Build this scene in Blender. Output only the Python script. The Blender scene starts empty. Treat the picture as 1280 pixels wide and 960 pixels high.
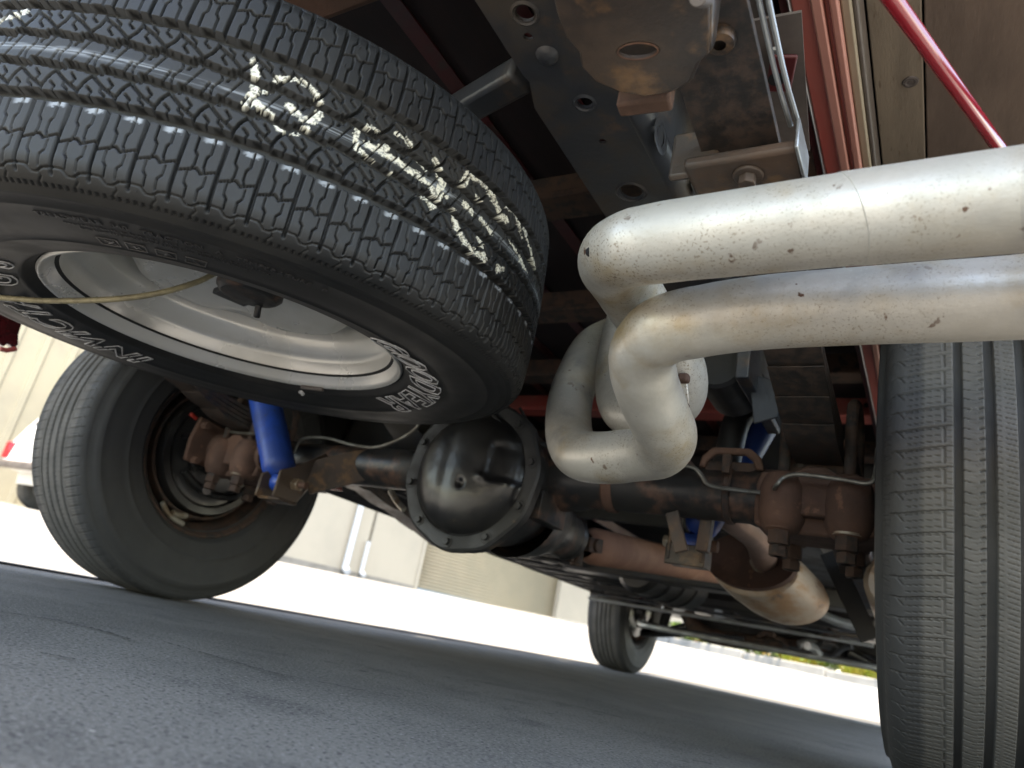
import bpy, bmesh, math, random
import numpy as np
from mathutils import Vector, Matrix, noise as mnoise
rnd = random.Random(7)
SC = bpy.context.scene
COL = SC.collection

# ------------------------------------------------------------------ camera
CAM_POS = np.array([0.7995, -1.1482, 0.0852])
CAM_R = np.array([[0.857093951, 0.477069236, 0.194409115],
                  [-0.000764466270, 0.378553506, -0.925579094],
                  [-0.515159563, 0.793159623, 0.324820624]])
FPX = 887.3
cam_d = bpy.data.cameras.new('camera')
cam = bpy.data.objects.new('camera', cam_d)
COL.objects.link(cam)
M = Matrix.Identity(4)
for i in range(3):
    M[i][0] = CAM_R[0][i]; M[i][1] = -CAM_R[1][i]; M[i][2] = -CAM_R[2][i]; M[i][3] = CAM_POS[i]
cam.matrix_world = M
cam_d.sensor_width = 36; cam_d.lens = 36 * FPX / 1280
cam_d.clip_start = 0.01; cam_d.clip_end = 1500
cam_d.dof.use_dof = True; cam_d.dof.focus_distance = 0.68; cam_d.dof.aperture_fstop = 7.0
SC.camera = cam

# ------------------------------------------------------------------ light
SUN_TRAVEL = Vector((-0.13, 0.13, -1)).normalized()
to_sun = -SUN_TRAVEL
elev = math.asin(to_sun.z); azim = math.atan2(to_sun.x, to_sun.y)
world = bpy.data.worlds.new('World'); SC.world = world; world.use_nodes = True
wn = world.node_tree.nodes; wl = world.node_tree.links
bg = wn['Background']; sky = wn.new('ShaderNodeTexSky')
sky.sky_type = 'NISHITA'; sky.sun_disc = False
sky.sun_elevation = elev; sky.sun_rotation = azim
wl.new(sky.outputs[0], bg.inputs[0]); bg.inputs[1].default_value = 0.15
sun_d = bpy.data.lights.new('sun', 'SUN'); sun_d.energy = 2.6; sun_d.angle = math.radians(0.5); sun_d.color = (1.0, 0.96, 0.9)
sun = bpy.data.objects.new('sun', sun_d); COL.objects.link(sun)
sun.rotation_euler = SUN_TRAVEL.to_track_quat('-Z', 'Y').to_euler()
SC.view_settings.view_transform = 'Standard'; SC.view_settings.look = 'None'
SC.view_settings.gamma = 1; SC.view_settings.exposure = 2.9
SC.view_settings.use_white_balance = True; SC.view_settings.white_balance_temperature = 8200; SC.view_settings.white_balance_tint = 10
try:
    SC.cycles.max_bounces = 8; SC.cycles.diffuse_bounces = 5
except Exception:
    pass

# ------------------------------------------------------------------ measuring helpers
def ray(px, py):
    return np.array([(px - 640) / FPX, (py - 480) / FPX, 1.0]) @ CAM_R
def at(px, py, ax, v):
    """a place in the world read off the photograph: pixel plus one known coordinate (or depth)"""
    d = ray(px, py)
    if ax == 'd': return Vector(CAM_POS + d * v)
    i = 'xyz'.index(ax)
    return Vector(CAM_POS + d * (v - CAM_POS[i]) / d[i])

# ------------------------------------------------------------------ materials
def srgb(r, g, b):
    f = lambda c: (c / 255 / 12.92) if c / 255 <= .04045 else ((c / 255 + .055) / 1.055) ** 2.4
    return (f(r), f(g), f(b), 1)
def mat(name, c1, c2=None, scale=8, lo=.4, hi=.6, rough=.6, rough2=None, metal=0, bump=.0, bscale=60, c3=None, s3=30, lo3=.6, hi3=.68,
        spec=.5, stretch=None, coat=0, detail=6):
    m = bpy.data.materials.new(name); m.use_nodes = True
    n = m.node_tree.nodes; l = m.node_tree.links; b = n['Principled BSDF']
    c1 = tuple(c1)[:3] + (1,)
    b.inputs['Base Color'].default_value = c1
    b.inputs['Roughness'].default_value = rough; b.inputs['Metallic'].default_value = metal
    b.inputs['Specular IOR Level'].default_value = spec
    if coat: b.inputs['Coat Weight'].default_value = coat; b.inputs['Coat Roughness'].default_value = .08
    tc = n.new('ShaderNodeTexCoord'); co = tc.outputs['Object']
    if stretch:
        mp = n.new('ShaderNodeMapping'); mp.inputs['Scale'].default_value = stretch
        l.new(co, mp.inputs[0]); co = mp.outputs[0]
    def nz(sc, d=detail, r=.6):
        t = n.new('ShaderNodeTexNoise'); t.inputs['Scale'].default_value = sc; t.inputs['Detail'].default_value = d
        t.inputs['Roughness'].default_value = r; l.new(co, t.inputs['Vector']); return t.outputs['Fac']
    def ramp(src, a, bb):
        r = n.new('ShaderNodeMapRange'); r.interpolation_type = 'SMOOTHSTEP'
        r.inputs['From Min'].default_value = a; r.inputs['From Max'].default_value = bb
        l.new(src, r.inputs['Value']); return r.outputs[0]
    def mix(fac, A, B):
        x = n.new('ShaderNodeMix'); x.data_type = 'RGBA'
        l.new(fac, x.inputs['Factor'])
        for k, v in (('A', A), ('B', B)):
            i = [s for s in x.inputs if s.name == k and s.type == 'RGBA'][0]
            if hasattr(v, 'links'): l.new(v, i)
            else: i.default_value = tuple(v)[:3] + (1,)
        return [s for s in x.outputs if s.type == 'RGBA'][0]
    cur = c1
    if c2 is not None:
        f = ramp(nz(scale), lo, hi); cur = mix(f, c1, c2)
        if rough2 is not None:
            r = n.new('ShaderNodeMapRange'); r.inputs['To Min'].default_value = rough; r.inputs['To Max'].default_value = rough2
            l.new(f, r.inputs['Value']); l.new(r.outputs[0], b.inputs['Roughness'])
    if c3 is not None:
        f3 = ramp(nz(s3), lo3, hi3); cur = mix(f3, cur, c3)
    if hasattr(cur, 'links'): l.new(cur, b.inputs['Base Color'])
    if bump:
        bp = n.new('ShaderNodeBump'); bp.inputs['Strength'].default_value = 1; bp.inputs['Distance'].default_value = bump
        l.new(nz(bscale, 5, .65), bp.inputs['Height']); l.new(bp.outputs[0], b.inputs['Normal'])
    m['_mix'] = 0
    return m
def tools(m):
    n = m.node_tree.nodes; l = m.node_tree.links; b = n['Principled BSDF']; return n, l, b
def overlay(m, maskout, color, rough=None):
    """lay a colour over what already feeds Base Color, where the mask is 1"""
    n, l, b = tools(m)
    x = n.new('ShaderNodeMix'); x.data_type = 'RGBA'
    A = [s for s in x.inputs if s.name == 'A' and s.type == 'RGBA'][0]; B = [s for s in x.inputs if s.name == 'B' and s.type == 'RGBA'][0]
    i = b.inputs['Base Color']
    if i.links: l.new(i.links[0].from_socket, A)
    else: A.default_value = i.default_value
    B.default_value = tuple(color)[:3] + (1,)
    l.new(maskout, x.inputs['Factor'])
    l.new([s for s in x.outputs if s.type == 'RGBA'][0], i)
def attr_fac(m, name):
    n, l, b = tools(m); a = n.new('ShaderNodeAttribute'); a.attribute_name = name; return a.outputs['Fac']

MT = {}
MT['rubber_new'] = mat('new_rubber', (.013, .0135, .014), (.022, .022, .022), scale=14, lo=.4, hi=.7, rough=.52, rough2=.66, spec=.35, bump=.00012, bscale=900, c3=(.055, .05, .045), s3=9, lo3=.62, hi3=.85)
overlay(MT['rubber_new'], attr_fac(MT['rubber_new'], 'scuff'), (.34, .37, .40))
overlay(MT['rubber_new'], attr_fac(MT['rubber_new'], 'paint'), (.70, .68, .58))
MT['rubber_worn'] = mat('worn_rubber', (.066, .063, .057), (.082, .077, .070), scale=16, rough=.8, rough2=.7, bump=.0002, bscale=700, c3=(.10, .095, .085), s3=180, lo3=.62, hi3=.7)
overlay(MT['rubber_worn'], attr_fac(MT['rubber_worn'], 'unworn'), (.034, .034, .034))
MT['letter_white'] = mat('white_letter_outline', (.70, .71, .72), (.4, .4, .4), scale=50, rough=.6)
MT['letter_black'] = mat('moulded_rubber_lettering', (.03, .03, .032), rough=.35)
MT['silver'] = mat('silver_wheel_paint', (.72, .72, .70), (.60, .60, .57), scale=5, rough=.22, rough2=.36, metal=.35, c3=(.40, .37, .31), s3=60, lo3=.66, hi3=.8, bump=.00006, bscale=200)
MT['alum'] = mat('aluminised_pipe', (.60, .575, .52), (.46, .44, .395), scale=10, lo=.35, hi=.65, rough=.36, rough2=.56, metal=.42, c3=(.40, .30, .17), s3=12, lo3=.47, hi3=.76, bump=.0004, bscale=190)
def speckle(m, col, sc, a, b_, gate=None):
    n, l, b = tools(m)
    tc = n.new('ShaderNodeTexCoord'); t = n.new('ShaderNodeTexNoise'); t.inputs['Scale'].default_value = sc; t.inputs['Detail'].default_value = 3
    l.new(tc.outputs['Object'], t.inputs['Vector'])
    r = n.new('ShaderNodeMapRange'); r.inputs['From Min'].default_value = a; r.inputs['From Max'].default_value = b_
    l.new(t.outputs['Fac'], r.inputs['Value']); out = r.outputs[0]
    if gate:
        t2 = n.new('ShaderNodeTexNoise'); t2.inputs['Scale'].default_value = gate[0]; l.new(tc.outputs['Object'], t2.inputs['Vector'])
        r2 = n.new('ShaderNodeMapRange'); r2.inputs['From Min'].default_value = gate[1]; r2.inputs['From Max'].default_value = gate[2]
        l.new(t2.outputs['Fac'], r2.inputs['Value'])
        mm = n.new('ShaderNodeMath'); mm.operation = 'MULTIPLY'; l.new(out, mm.inputs[0]); l.new(r2.outputs[0], mm.inputs[1]); out = mm.outputs[0]
    overlay(m, out, col)
speckle(MT['alum'], (.24, .19, .135), 460, .57, .66, (6, .48, .66))
speckle(MT['alum'], (.55, .54, .50), 420, .60, .68, (5, .48, .66))
speckle(MT['alum'], (.12, .055, .03), 75, .67, .71, (14, .45, .6))
speckle(MT['alum'], (.30, .29, .28), 26, .50, .70, (5, .45, .6))
MT['alum_dull'] = mat('dull_exhaust_pipe', (.30, .28, .25), (.20, .17, .14), scale=14, rough=.5, rough2=.7, metal=.5, c3=(.13, .065, .03), s3=30, lo3=.56, hi3=.66, bump=.0002, bscale=220)
MT['frame'] = mat('frame_paint', (.034, .038, .046), (.065, .054, .045), scale=9, lo=.45, hi=.65, rough=.38, rough2=.65, c3=(.10, .065, .045), s3=26, lo3=.56, hi3=.76, bump=.0004, bscale=120)
MT['frame_clean'] = mat('clean_dark_paint', (.02, .022, .027), (.035, .033, .03), scale=9, rough=.4, rough2=.6, bump=.0003, bscale=90)
MT['rusty_plate'] = mat('rusty_steel_plate', (.10, .062, .042), (.065, .055, .048), scale=11, rough=.55, rough2=.4, c3=(.17, .10, .055), s3=24, lo3=.55, hi3=.7, bump=.0005, bscale=140)
MT['bracket'] = mat('greasy_brown_steel', (.085, .060, .045), (.036, .030, .028), scale=10, lo=.40, hi=.60, rough=.45, rough2=.3, c3=(.20, .115, .06), s3=20, lo3=.50, hi3=.68, bump=.0006, bscale=130)
MT['rust'] = mat('brown_rust', (.135, .070, .047), (.09, .05, .036), scale=13, rough=.8, rough2=.9, c3=(.19, .10, .065), s3=40, lo3=.6, hi3=.7, bump=.0006, bscale=240)
MT['rust_dark'] = mat('dark_rust', (.075, .043, .03), (.05, .03, .023), scale=20, rough=.8, c3=(.03, .025, .022), s3=40, lo3=.5, hi3=.6, bump=.0005, bscale=200)
MT['rust_shaft'] = mat('rusted_driveshaft', (.31, .155, .10), (.24, .115, .075), scale=10, rough=.75, bump=.0003, bscale=200)
MT['leaf'] = mat('leaf_spring_scale', (.075, .052, .042), (.030, .027, .026), scale=70, lo=.36, hi=.62, rough=.62, rough2=.45, bump=.0004, bscale=150)
MT['black_gloss'] = mat('oily_black_paint', (.010, .010, .011), (.016, .015, .014), scale=12, rough=.30, rough2=.48, c3=(.06, .045, .03), s3=40, lo3=.66, hi3=.74, bump=.00012, bscale=200, coat=.15)
MT['flange_black'] = mat('dull_black_flange', (.028, .028, .029), (.02, .02, .02), scale=22, rough=.5, rough2=.65, c3=(.09, .06, .04), s3=26, lo3=.62, hi3=.72, bump=.0005, bscale=160)
MT['black'] = mat('black_chassis_paint', (.014, .0145, .016), (.024, .022, .02), scale=12, rough=.35, rough2=.6, c3=(.115, .062, .042), s3=19, lo3=.50, hi3=.68, bump=.0003, bscale=150)
MT['black_plain'] = mat('black_underbody', (.012, .012, .014), (.02, .019, .018), scale=6, rough=.5, rough2=.7, bump=.0004, bscale=60)
MT['blue'] = mat('blue_shock_paint', (.008, .060, .34), (.012, .045, .21), scale=14, rough=.38, rough2=.55, coat=.08, c3=(.05, .045, .05), s3=60, lo3=.66, hi3=.72)
MT['blue_light'] = mat('pale_blue_bush', (.10, .22, .45), rough=.35)
MT['red_dark'] = mat('dark_red_paint', (.08, .012, .014), (.05, .012, .012), scale=9, rough=.45, c3=(.05, .03, .025), s3=14, lo3=.55, hi3=.7)
MT['red'] = mat('red_paint', (.33, .10, .085), (.36, .07, .06), scale=9, rough=.4, c3=(.2, .1, .08), s3=24, lo3=.62, hi3=.75, stretch=(1, .2, 1))
MT['red_rod'] = mat('red_rod_paint', (.30, .012, .022), rough=.2, coat=.5)
MT['red_pink'] = mat('faded_red_paint', (.52, .27, .22), (.44, .20, .165), scale=10, rough=.5, c3=(.35, .22, .17), s3=40, lo3=.58, hi3=.7, stretch=(1, .15, 1))
MT['tan'] = mat('oversprayed_tan_strip', (.34, .29, .22), (.28, .23, .17), scale=12, rough=.6, stretch=(1, .2, 1))
MT['maroon'] = mat('glossy_maroon_paint', (.06, .008, .010), (.04, .007, .008), scale=30, rough=.18, coat=.6)
MT['wood'] = mat('weathered_bed_board', (.25, .205, .155), (.19, .155, .12), scale=5, lo=.35, hi=.7, rough=.85, stretch=(7, 1.2, 7), bump=.0005, bscale=60, c3=(.15, .11, .08), s3=22, lo3=.6, hi3=.72)
MT['wood_dark'] = mat('brown_bed_board', (.17, .125, .10), (.125, .092, .075), scale=6, lo=.35, hi=.7, rough=.85, stretch=(5, 1.2, 5), bump=.0006, bscale=50, c3=(.36, .31, .17), s3=11, lo3=.70, hi3=.74)
MT['wood_shade'] = mat('shaded_bed_board', (.022, .012, .014), (.015, .010, .012), scale=6, rough=.8, stretch=(5, 1.2, 5), bump=.0005, bscale=50)  # board copy with the shade under the bed put into its colour
MT['galv'] = mat('galvanised_steel', (.42, .44, .45), (.32, .33, .33), scale=20, rough=.4, metal=.7, c3=(.2, .15, .1), s3=30, lo3=.66, hi3=.75)
MT['line'] = mat('brake_line_steel', (.23, .225, .20), (.15, .14, .12), scale=40, rough=.4, metal=.6)
MT['cream_rust'] = mat('heat_stained_muffler', (.52, .43, .33), (.42, .25, .13), scale=7, lo=.42, hi=.66, rough=.5, metal=.3, stretch=(2, 1, 4), c3=(.22, .16, .12), s3=14, lo3=.58, hi3=.7)
MT['pink_pipe'] = mat('heat_tinted_pipe', (.40, .27, .22), (.30, .2, .16), scale=14, rough=.45, metal=.4)
MT['rope'] = mat('cable_strands', (.36, .32, .20), (.25, .22, .14), scale=60, rough=.5, metal=.2)
MT['hole'] = mat('hole_shade', (.006, .006, .008), rough=.9)  # near-black discs standing in for the shade inside small holes
MT['plate_gray'] = mat('gray_sheet_metal', (.14, .12, .11), (.10, .085, .08), scale=10, rough=.5)
MT['zinc'] = mat('zinc_washer', (.5, .46, .38), (.3, .22, .15), scale=30, rough=.35, metal=.6)
MT['white_paint'] = mat('white_car_paint', (.78, .79, .8), rough=.25, coat=.5)
MT['tail_red'] = mat('red_tail_lens', (.55, .01, .02), rough=.15)
MT['glass'] = mat('dark_car_glass', (.02, .022, .025), rough=.06)
MT['bolt_red'] = mat('red_rubber_plug', (.5, .05, .04), rough=.5)

# ------------------------------------------------------------------ object helpers
def tag(o, label=None, cat=None, group=None, kind=None):
    if label: o['label'] = label
    if cat: o['category'] = cat
    if group: o['group'] = group
    if kind: o['kind'] = kind
    return o
def empty(name, loc=(0, 0, 0), parent=None):
    o = bpy.data.objects.new(name, None); COL.objects.link(o); o.location = loc; o.empty_display_size = .05
    if parent: o.parent = parent
    return o
def V(*a): return Vector(a)
def catmull(pts, n=8):
    pts = [Vector(p) for p in pts]
    if len(pts) < 3: return pts
    P = [pts[0] * 2 - pts[1]] + pts + [pts[-1] * 2 - pts[-2]]
    out = []
    for i in range(1, len(P) - 2):
        p0, p1, p2, p3 = P[i - 1:i + 3]
        for k in range(n):
            t = k / n
            out.append(.5 * ((2 * p1) + (p2 - p0) * t + (2 * p0 - 5 * p1 + 4 * p2 - p3) * t * t + (3 * p1 - p0 - 3 * p2 + p3) * t ** 3))
    out.append(pts[-1]); return out
def ortho(d):
    d = Vector(d).normalized(); a = Vector((0, 0, 1)) if abs(d.z) < .9 else Vector((1, 0, 0))
    u = d.cross(a).normalized(); return u, d.cross(u).normalized()
class MB:
    def __init__(s): s.v = []; s.f = []
    def add(s, vs, fs):
        b = len(s.v); s.v += [tuple(v) for v in vs]; s.f += [tuple(b + i for i in f) for f in fs]
    def box(s, c, size, rot=None):
        c = Vector(c); hx, hy, hz = [k / 2 for k in size]
        vs = [Vector((x, y, z)) for x in (-hx, hx) for y in (-hy, hy) for z in (-hz, hz)]
        if rot is not None: vs = [rot @ v for v in vs]
        s.add([c + v for v in vs], [(0, 1, 3, 2), (4, 6, 7, 5), (0, 4, 5, 1), (2, 3, 7, 6), (0, 2, 6, 4), (1, 5, 7, 3)]); return s
    def beam(s, a, b, w, h, up=(0, 0, 1)):
        a = Vector(a); b = Vector(b); d = (b - a); L = d.length; d.normalize()
        u = d.cross(Vector(up)).normalized(); v = u.cross(d).normalized()
        R = Matrix((u, d, v)).transposed()
        return s.box((a + b) / 2, (w, L, h), R)
    def tube(s, pts, r, n=16, smooth=0, caps=True):
        pts = catmull(pts, smooth) if smooth else [Vector(p) for p in pts]
        m = len(pts); rs = r if isinstance(r, (list, tuple)) else [r] * m
        if len(rs) != m: rs = [float(np.interp(i / (m - 1), np.linspace(0, 1, len(rs)), rs)) for i in range(m)]
        t0 = (pts[1] - pts[0]).normalized(); u, v = ortho(t0); vs = []; fs = []
        for i, p in enumerate(pts):
            t = (pts[min(i + 1, m - 1)] - pts[max(i - 1, 0)]).normalized()
            u = (u - t * u.dot(t)).normalized(); v = t.cross(u)
            for k in range(n):
                a = 2 * math.pi * k / n; vs.append(p + (u * math.cos(a) + v * math.sin(a)) * rs[i])
        for i in range(m - 1):
            for k in range(n):
                a = i * n + k; b = i * n + (k + 1) % n; fs.append((a, b, b + n, a + n))
        if caps: fs.append(tuple(range(n))[::-1]); fs.append(tuple((m - 1) * n + k for k in range(n)))
        s.add(vs, fs); return s
    def lathe(s, prof, o, axis, n=48, fn=None, closed=False):
        """prof: (radius, height along axis)"""
        o = Vector(o); ax = Vector(axis).normalized(); u, v = ortho(ax); vs = []; fs = []; m = len(prof)
        for i, (r, h) in enumerate(prof):
            for k in range(n):
                a = 2 * math.pi * k / n; rr, hh = (r, h) if fn is None else fn(i, r, h, a)
                vs.append(o + ax * hh + (u * math.cos(a) + v * math.sin(a)) * max(rr, 1e-5))
        for i in range(m if closed else m - 1):
            j = (i + 1) % m
            for k in range(n): fs.append((i * n + k, i * n + (k + 1) % n, j * n + (k + 1) % n, j * n + k))
        s.add(vs, fs); return s
    def cyl(s, a, b, r, n=20):
        a = Vector(a); b = Vector(b); L = (b - a).length; c = min(r * .12, L * .2)
        return s.lathe([(0, 0), (r - c, 0), (r, c), (r, L - c), (r - c, L), (0, L)], a, b - a, n)
    def hexnut(s, a, b, r): return s.lathe([(0, 0), (r, 0), (r, (Vector(b) - Vector(a)).length), (0, (Vector(b) - Vector(a)).length)], a, Vector(b) - Vector(a), 6)
    def prism(s, poly, o, u, v, depth):
        """polygon (2D) in plane u,v extruded along u x v, both ends closed"""
        o = Vector(o); u = Vector(u); v = Vector(v); w = u.cross(v).normalized() * depth; n = len(poly)
        vs = [o + u * x + v * y for x, y in poly] + [o + u * x + v * y + w for x, y in poly]
        fs = [tuple(range(n))[::-1], tuple(range(n, 2 * n))] + [(i, (i + 1) % n, n + (i + 1) % n, n + i) for i in range(n)]
        s.add(vs, fs); return s
    def build(s, name, m, parent=None, angle=35, bevel=0, loc=None):
        me = bpy.data.meshes.new(name); vs = s.v
        if loc is not None: vs = [(x - loc[0], y - loc[1], z - loc[2]) for x, y, z in vs]
        me.from_pydata(vs, [], s.f); me.update()
        bm = bmesh.new(); bm.from_mesh(me); bmesh.ops.remove_doubles(bm, verts=bm.verts, dist=1e-6)
        bmesh.ops.recalc_face_normals(bm, faces=bm.faces); bm.to_mesh(me); bm.free()
        me.shade_smooth(); me.set_sharp_from_angle(angle=math.radians(angle))
        me.materials.append(MT[m] if isinstance(m, str) else m)
        o = bpy.data.objects.new(name, me); COL.objects.link(o)
        if loc is not None: o.location = loc
        if parent is not None: o.parent = parent
        if bevel:
            b = o.modifiers.new('bevel', 'BEVEL'); b.width = bevel; b.segments = 2; b.limit_method = 'ANGLE'; b.angle_limit = math.radians(40)
        return o
def plate(outline, holes, o, u, v, th, name, m, parent=None, bevel=0, curve=None):
    """a sheet with real holes: outline and holes are 2D loops"""
    o = Vector(o); u = Vector(u).normalized(); v = Vector(v).normalized(); w = u.cross(v).normalized()
    bm = bmesh.new()
    for loop in [outline] + holes:
        vs = [bm.verts.new((x, y, 0)) for x, y in loop]
        for i in range(len(vs)): bm.edges.new((vs[i], vs[(i + 1) % len(vs)]))
    bmesh.ops.triangle_fill(bm, use_beauty=True, use_dissolve=False, edges=bm.edges[:])
    r = bmesh.ops.extrude_face_region(bm, geom=bm.faces[:])
    for e in r['geom']:
        if isinstance(e, bmesh.types.BMVert): e.co.z += th
    for q in bm.verts:
        c = q.co.copy()
        z = c.z + (curve(c.x, c.y) if curve else 0)
        q.co = o + u * c.x + v * c.y + w * z
    bmesh.ops.recalc_face_normals(bm, faces=bm.faces)
    me = bpy.data.meshes.new(name); bm.to_mesh(me); bm.free()
    me.shade_smooth(); me.set_sharp_from_angle(angle=math.radians(30)); me.materials.append(MT[m])
    ob = bpy.data.objects.new(name, me); COL.objects.link(ob)
    if parent is not None: ob.parent = parent
    if bevel:
        b = ob.modifiers.new('bevel', 'BEVEL'); b.width = bevel; b.segments = 2; b.limit_method = 'ANGLE'; b.angle_limit = math.radians(50)
    return ob
def oval(cx, cy, rx, ry, n=20, rot=0):
    out = []
    for k in range(n):
        a = 2 * math.pi * k / n; x = rx * math.cos(a); y = ry * math.sin(a)
        out.append((cx + x * math.cos(rot) - y * math.sin(rot), cy + x * math.sin(rot) + y * math.cos(rot)))
    return out
def rrect(w, h, r, n=5, cx=0, cy=0):
    out = []
    for sx, sy, a0 in ((1, 1, 0), (-1, 1, 90), (-1, -1, 180), (1, -1, 270)):
        for k in range(n + 1):
            a = math.radians(a0 + 90 * k / n); out.append((cx + sx * (w / 2 - r) + r * math.cos(a), cy + sy * (h / 2 - r) + r * math.sin(a)))
    return out

# ------------------------------------------------------------------ tyres: carved tread as real relief
def sstep(x, a, b): t = np.clip((x - a) / (b - a), 0, 1); return t * t * (3 - 2 * t)
_rs = np.random.RandomState(3); _lat = _rs.rand(64, 64)
def vnoise(x, y):
    xi = np.floor(x).astype(int); yi = np.floor(y).astype(int); fx = x - xi; fy = y - yi
    fx = fx * fx * (3 - 2 * fx); fy = fy * fy * (3 - 2 * fy)
    g = lambda i, j: _lat[i % 64, j % 64]
    return (g(xi, yi) * (1 - fx) + g(xi + 1, yi) * fx) * (1 - fy) + (g(xi, yi + 1) * (1 - fx) + g(xi + 1, yi + 1) * fx) * fy
def fbm(x, y): return (vnoise(x, y) + .5 * vnoise(2.1 * x + 7, 2.1 * y + 3) + .25 * vnoise(4.3 * x + 1, 4.3 * y + 9)) / 1.75
def groove(d, hw, depth, soft=.42): return depth * (1 - sstep(d, hw - soft * .4, hw + soft))
def seg(x, y, x0, y0, x1, y1, hw, depth):
    dx, dy = x1 - x0, y1 - y0; t = np.clip(((x - x0) * dx + (y - y0) * dy) / (dx * dx + dy * dy), 0, 1)
    return groove(np.hypot(x - x0 - t * dx, y - y0 - t * dy), hw, depth)
def poly_g(x, y, pts, hw, depth):
    h = 0 * x
    for (a, b), (c, d) in zip(pts, pts[1:]): h = np.maximum(h, seg(x, y, a, b, c, d, hw, depth))
    return h
def wrap(fn, P):
    """evaluate a stroke function with its neighbours so that it runs over the pitch border"""
    return lambda x, y: np.maximum(np.maximum(fn(x, y), fn(x - P, y)), fn(x + P, y))
def tread_allseason(x, s, P=29.0):
    """new tyre: chevron centre rib, curved block rows, long shoulder blocks. x in 0..P mm, s signed mm"""
    y = np.abs(s); xx = np.where(s >= 0, x, P - x); h = np.zeros_like(x + s)
    saw = (xx / P) * 4.0
    cz = 12.5 + 3.8 * (1 - np.mod(xx / P + .35, 1)) - 1.2
    h = np.maximum(h, groove(np.abs(y - cz), 2.9, 7.5))
    oz = 40.6 + 1.6 * (np.mod(xx / P, 1)) - .8
    h = np.maximum(h, groove(np.abs(y - oz), 4.0, 8.5))
    def f(x_, y_):
        g = seg(x_, y_, .2, 44, 0.8, 101, 1.2, 6.0)
        for sg, x0 in ((1, 9.2), (-1, 20.5)):
            g = np.maximum(g, poly_g(x_, y_, [(x0, 46), (x0, 58), (x0 + 2.2 * sg, 61.5), (x0 + 2.2 * sg, 69), (x0 + .6 * sg, 74)], .42, 4.5))
            g = np.maximum(g, poly_g(x_, y_, [(x0 - 1.2 * sg, 76), (x0 - 1.2 * sg, 84), (x0 + 1.6 * sg, 88), (x0 + 1.6 * sg, 96)], .42, 4.2))
        g = np.maximum(g, poly_g(x_, y_, [(1, 70), (12, 75), (16, 71.5), (29, 77)], .46, 4.5))
        g = np.maximum(g, poly_g(x_, y_, [(0, 96), (8, 97.5), (12, 101), (17, 101), (21, 96.5), (29, 96)], .5, 2.2))
        g = np.maximum(g, poly_g(x_, y_, [(11, 100), (9, 104), (12, 108)], .4, 1.6))
        # curved block row
        g = np.maximum(g, poly_g(x_, y_, [(0, 37), (-.6, 32), (-2.6, 26), (-6.5, 20), (-11, 16)], .95, 5.5))
        g = np.maximum(g, poly_g(x_, y_, [(1.0, 32.5), (11, 27), (19.5, 20.5)], .75, 3.6))
        g = np.maximum(g, poly_g(x_, y_, [(8, 37), (8, 33.5), (12.4, 30.5), (12, 27)], .46, 4.5))
        g = np.maximum(g, poly_g(x_, y_, [(19, 37), (18.5, 32), (23, 28.5)], .46, 4.5))
        g = np.maximum(g, poly_g(x_, y_, [(6.5, 29), (4.5, 24), (9.5, 19)], .46, 4.5))
        g = np.maximum(g, seg(x_, y_, 15, 44.5, 17, 38, .9, 5.5))
        # centre rib
        g = np.maximum(g, seg(x_, y_, 15, 16.5, 17, 10.5, .9, 5.5))
        return g
    h = np.maximum(h, wrap(f, P)(xx, y))
    def c(x_, s_):
        g = poly_g(x_, s_, [(3, -13), (8, -3), (11, 3), (16, 13)], .46, 3.2)
        g = np.maximum(g, poly_g(x_, s_, [(11, -13), (15, -5)], .7, 3.5))
        g = np.maximum(g, poly_g(x_, s_, [(20, -12), (19, -4), (24, 4), (23, 12)], .46, 3.2))
        return np.maximum(g, poly_g(x_, s_, [(27, 1), (30, 12)], .7, 3.5))
    h = np.where(np.abs(s) < 14, np.maximum(h, wrap(c, P)(x, s)), h)
    # moulding pips and the fine ticks of the buttress
    h = np.maximum(h, np.where(y > 108.8, (np.mod(xx, P / 5) < P / 5 * .42) * 1.3, 0))
    return h
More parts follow.
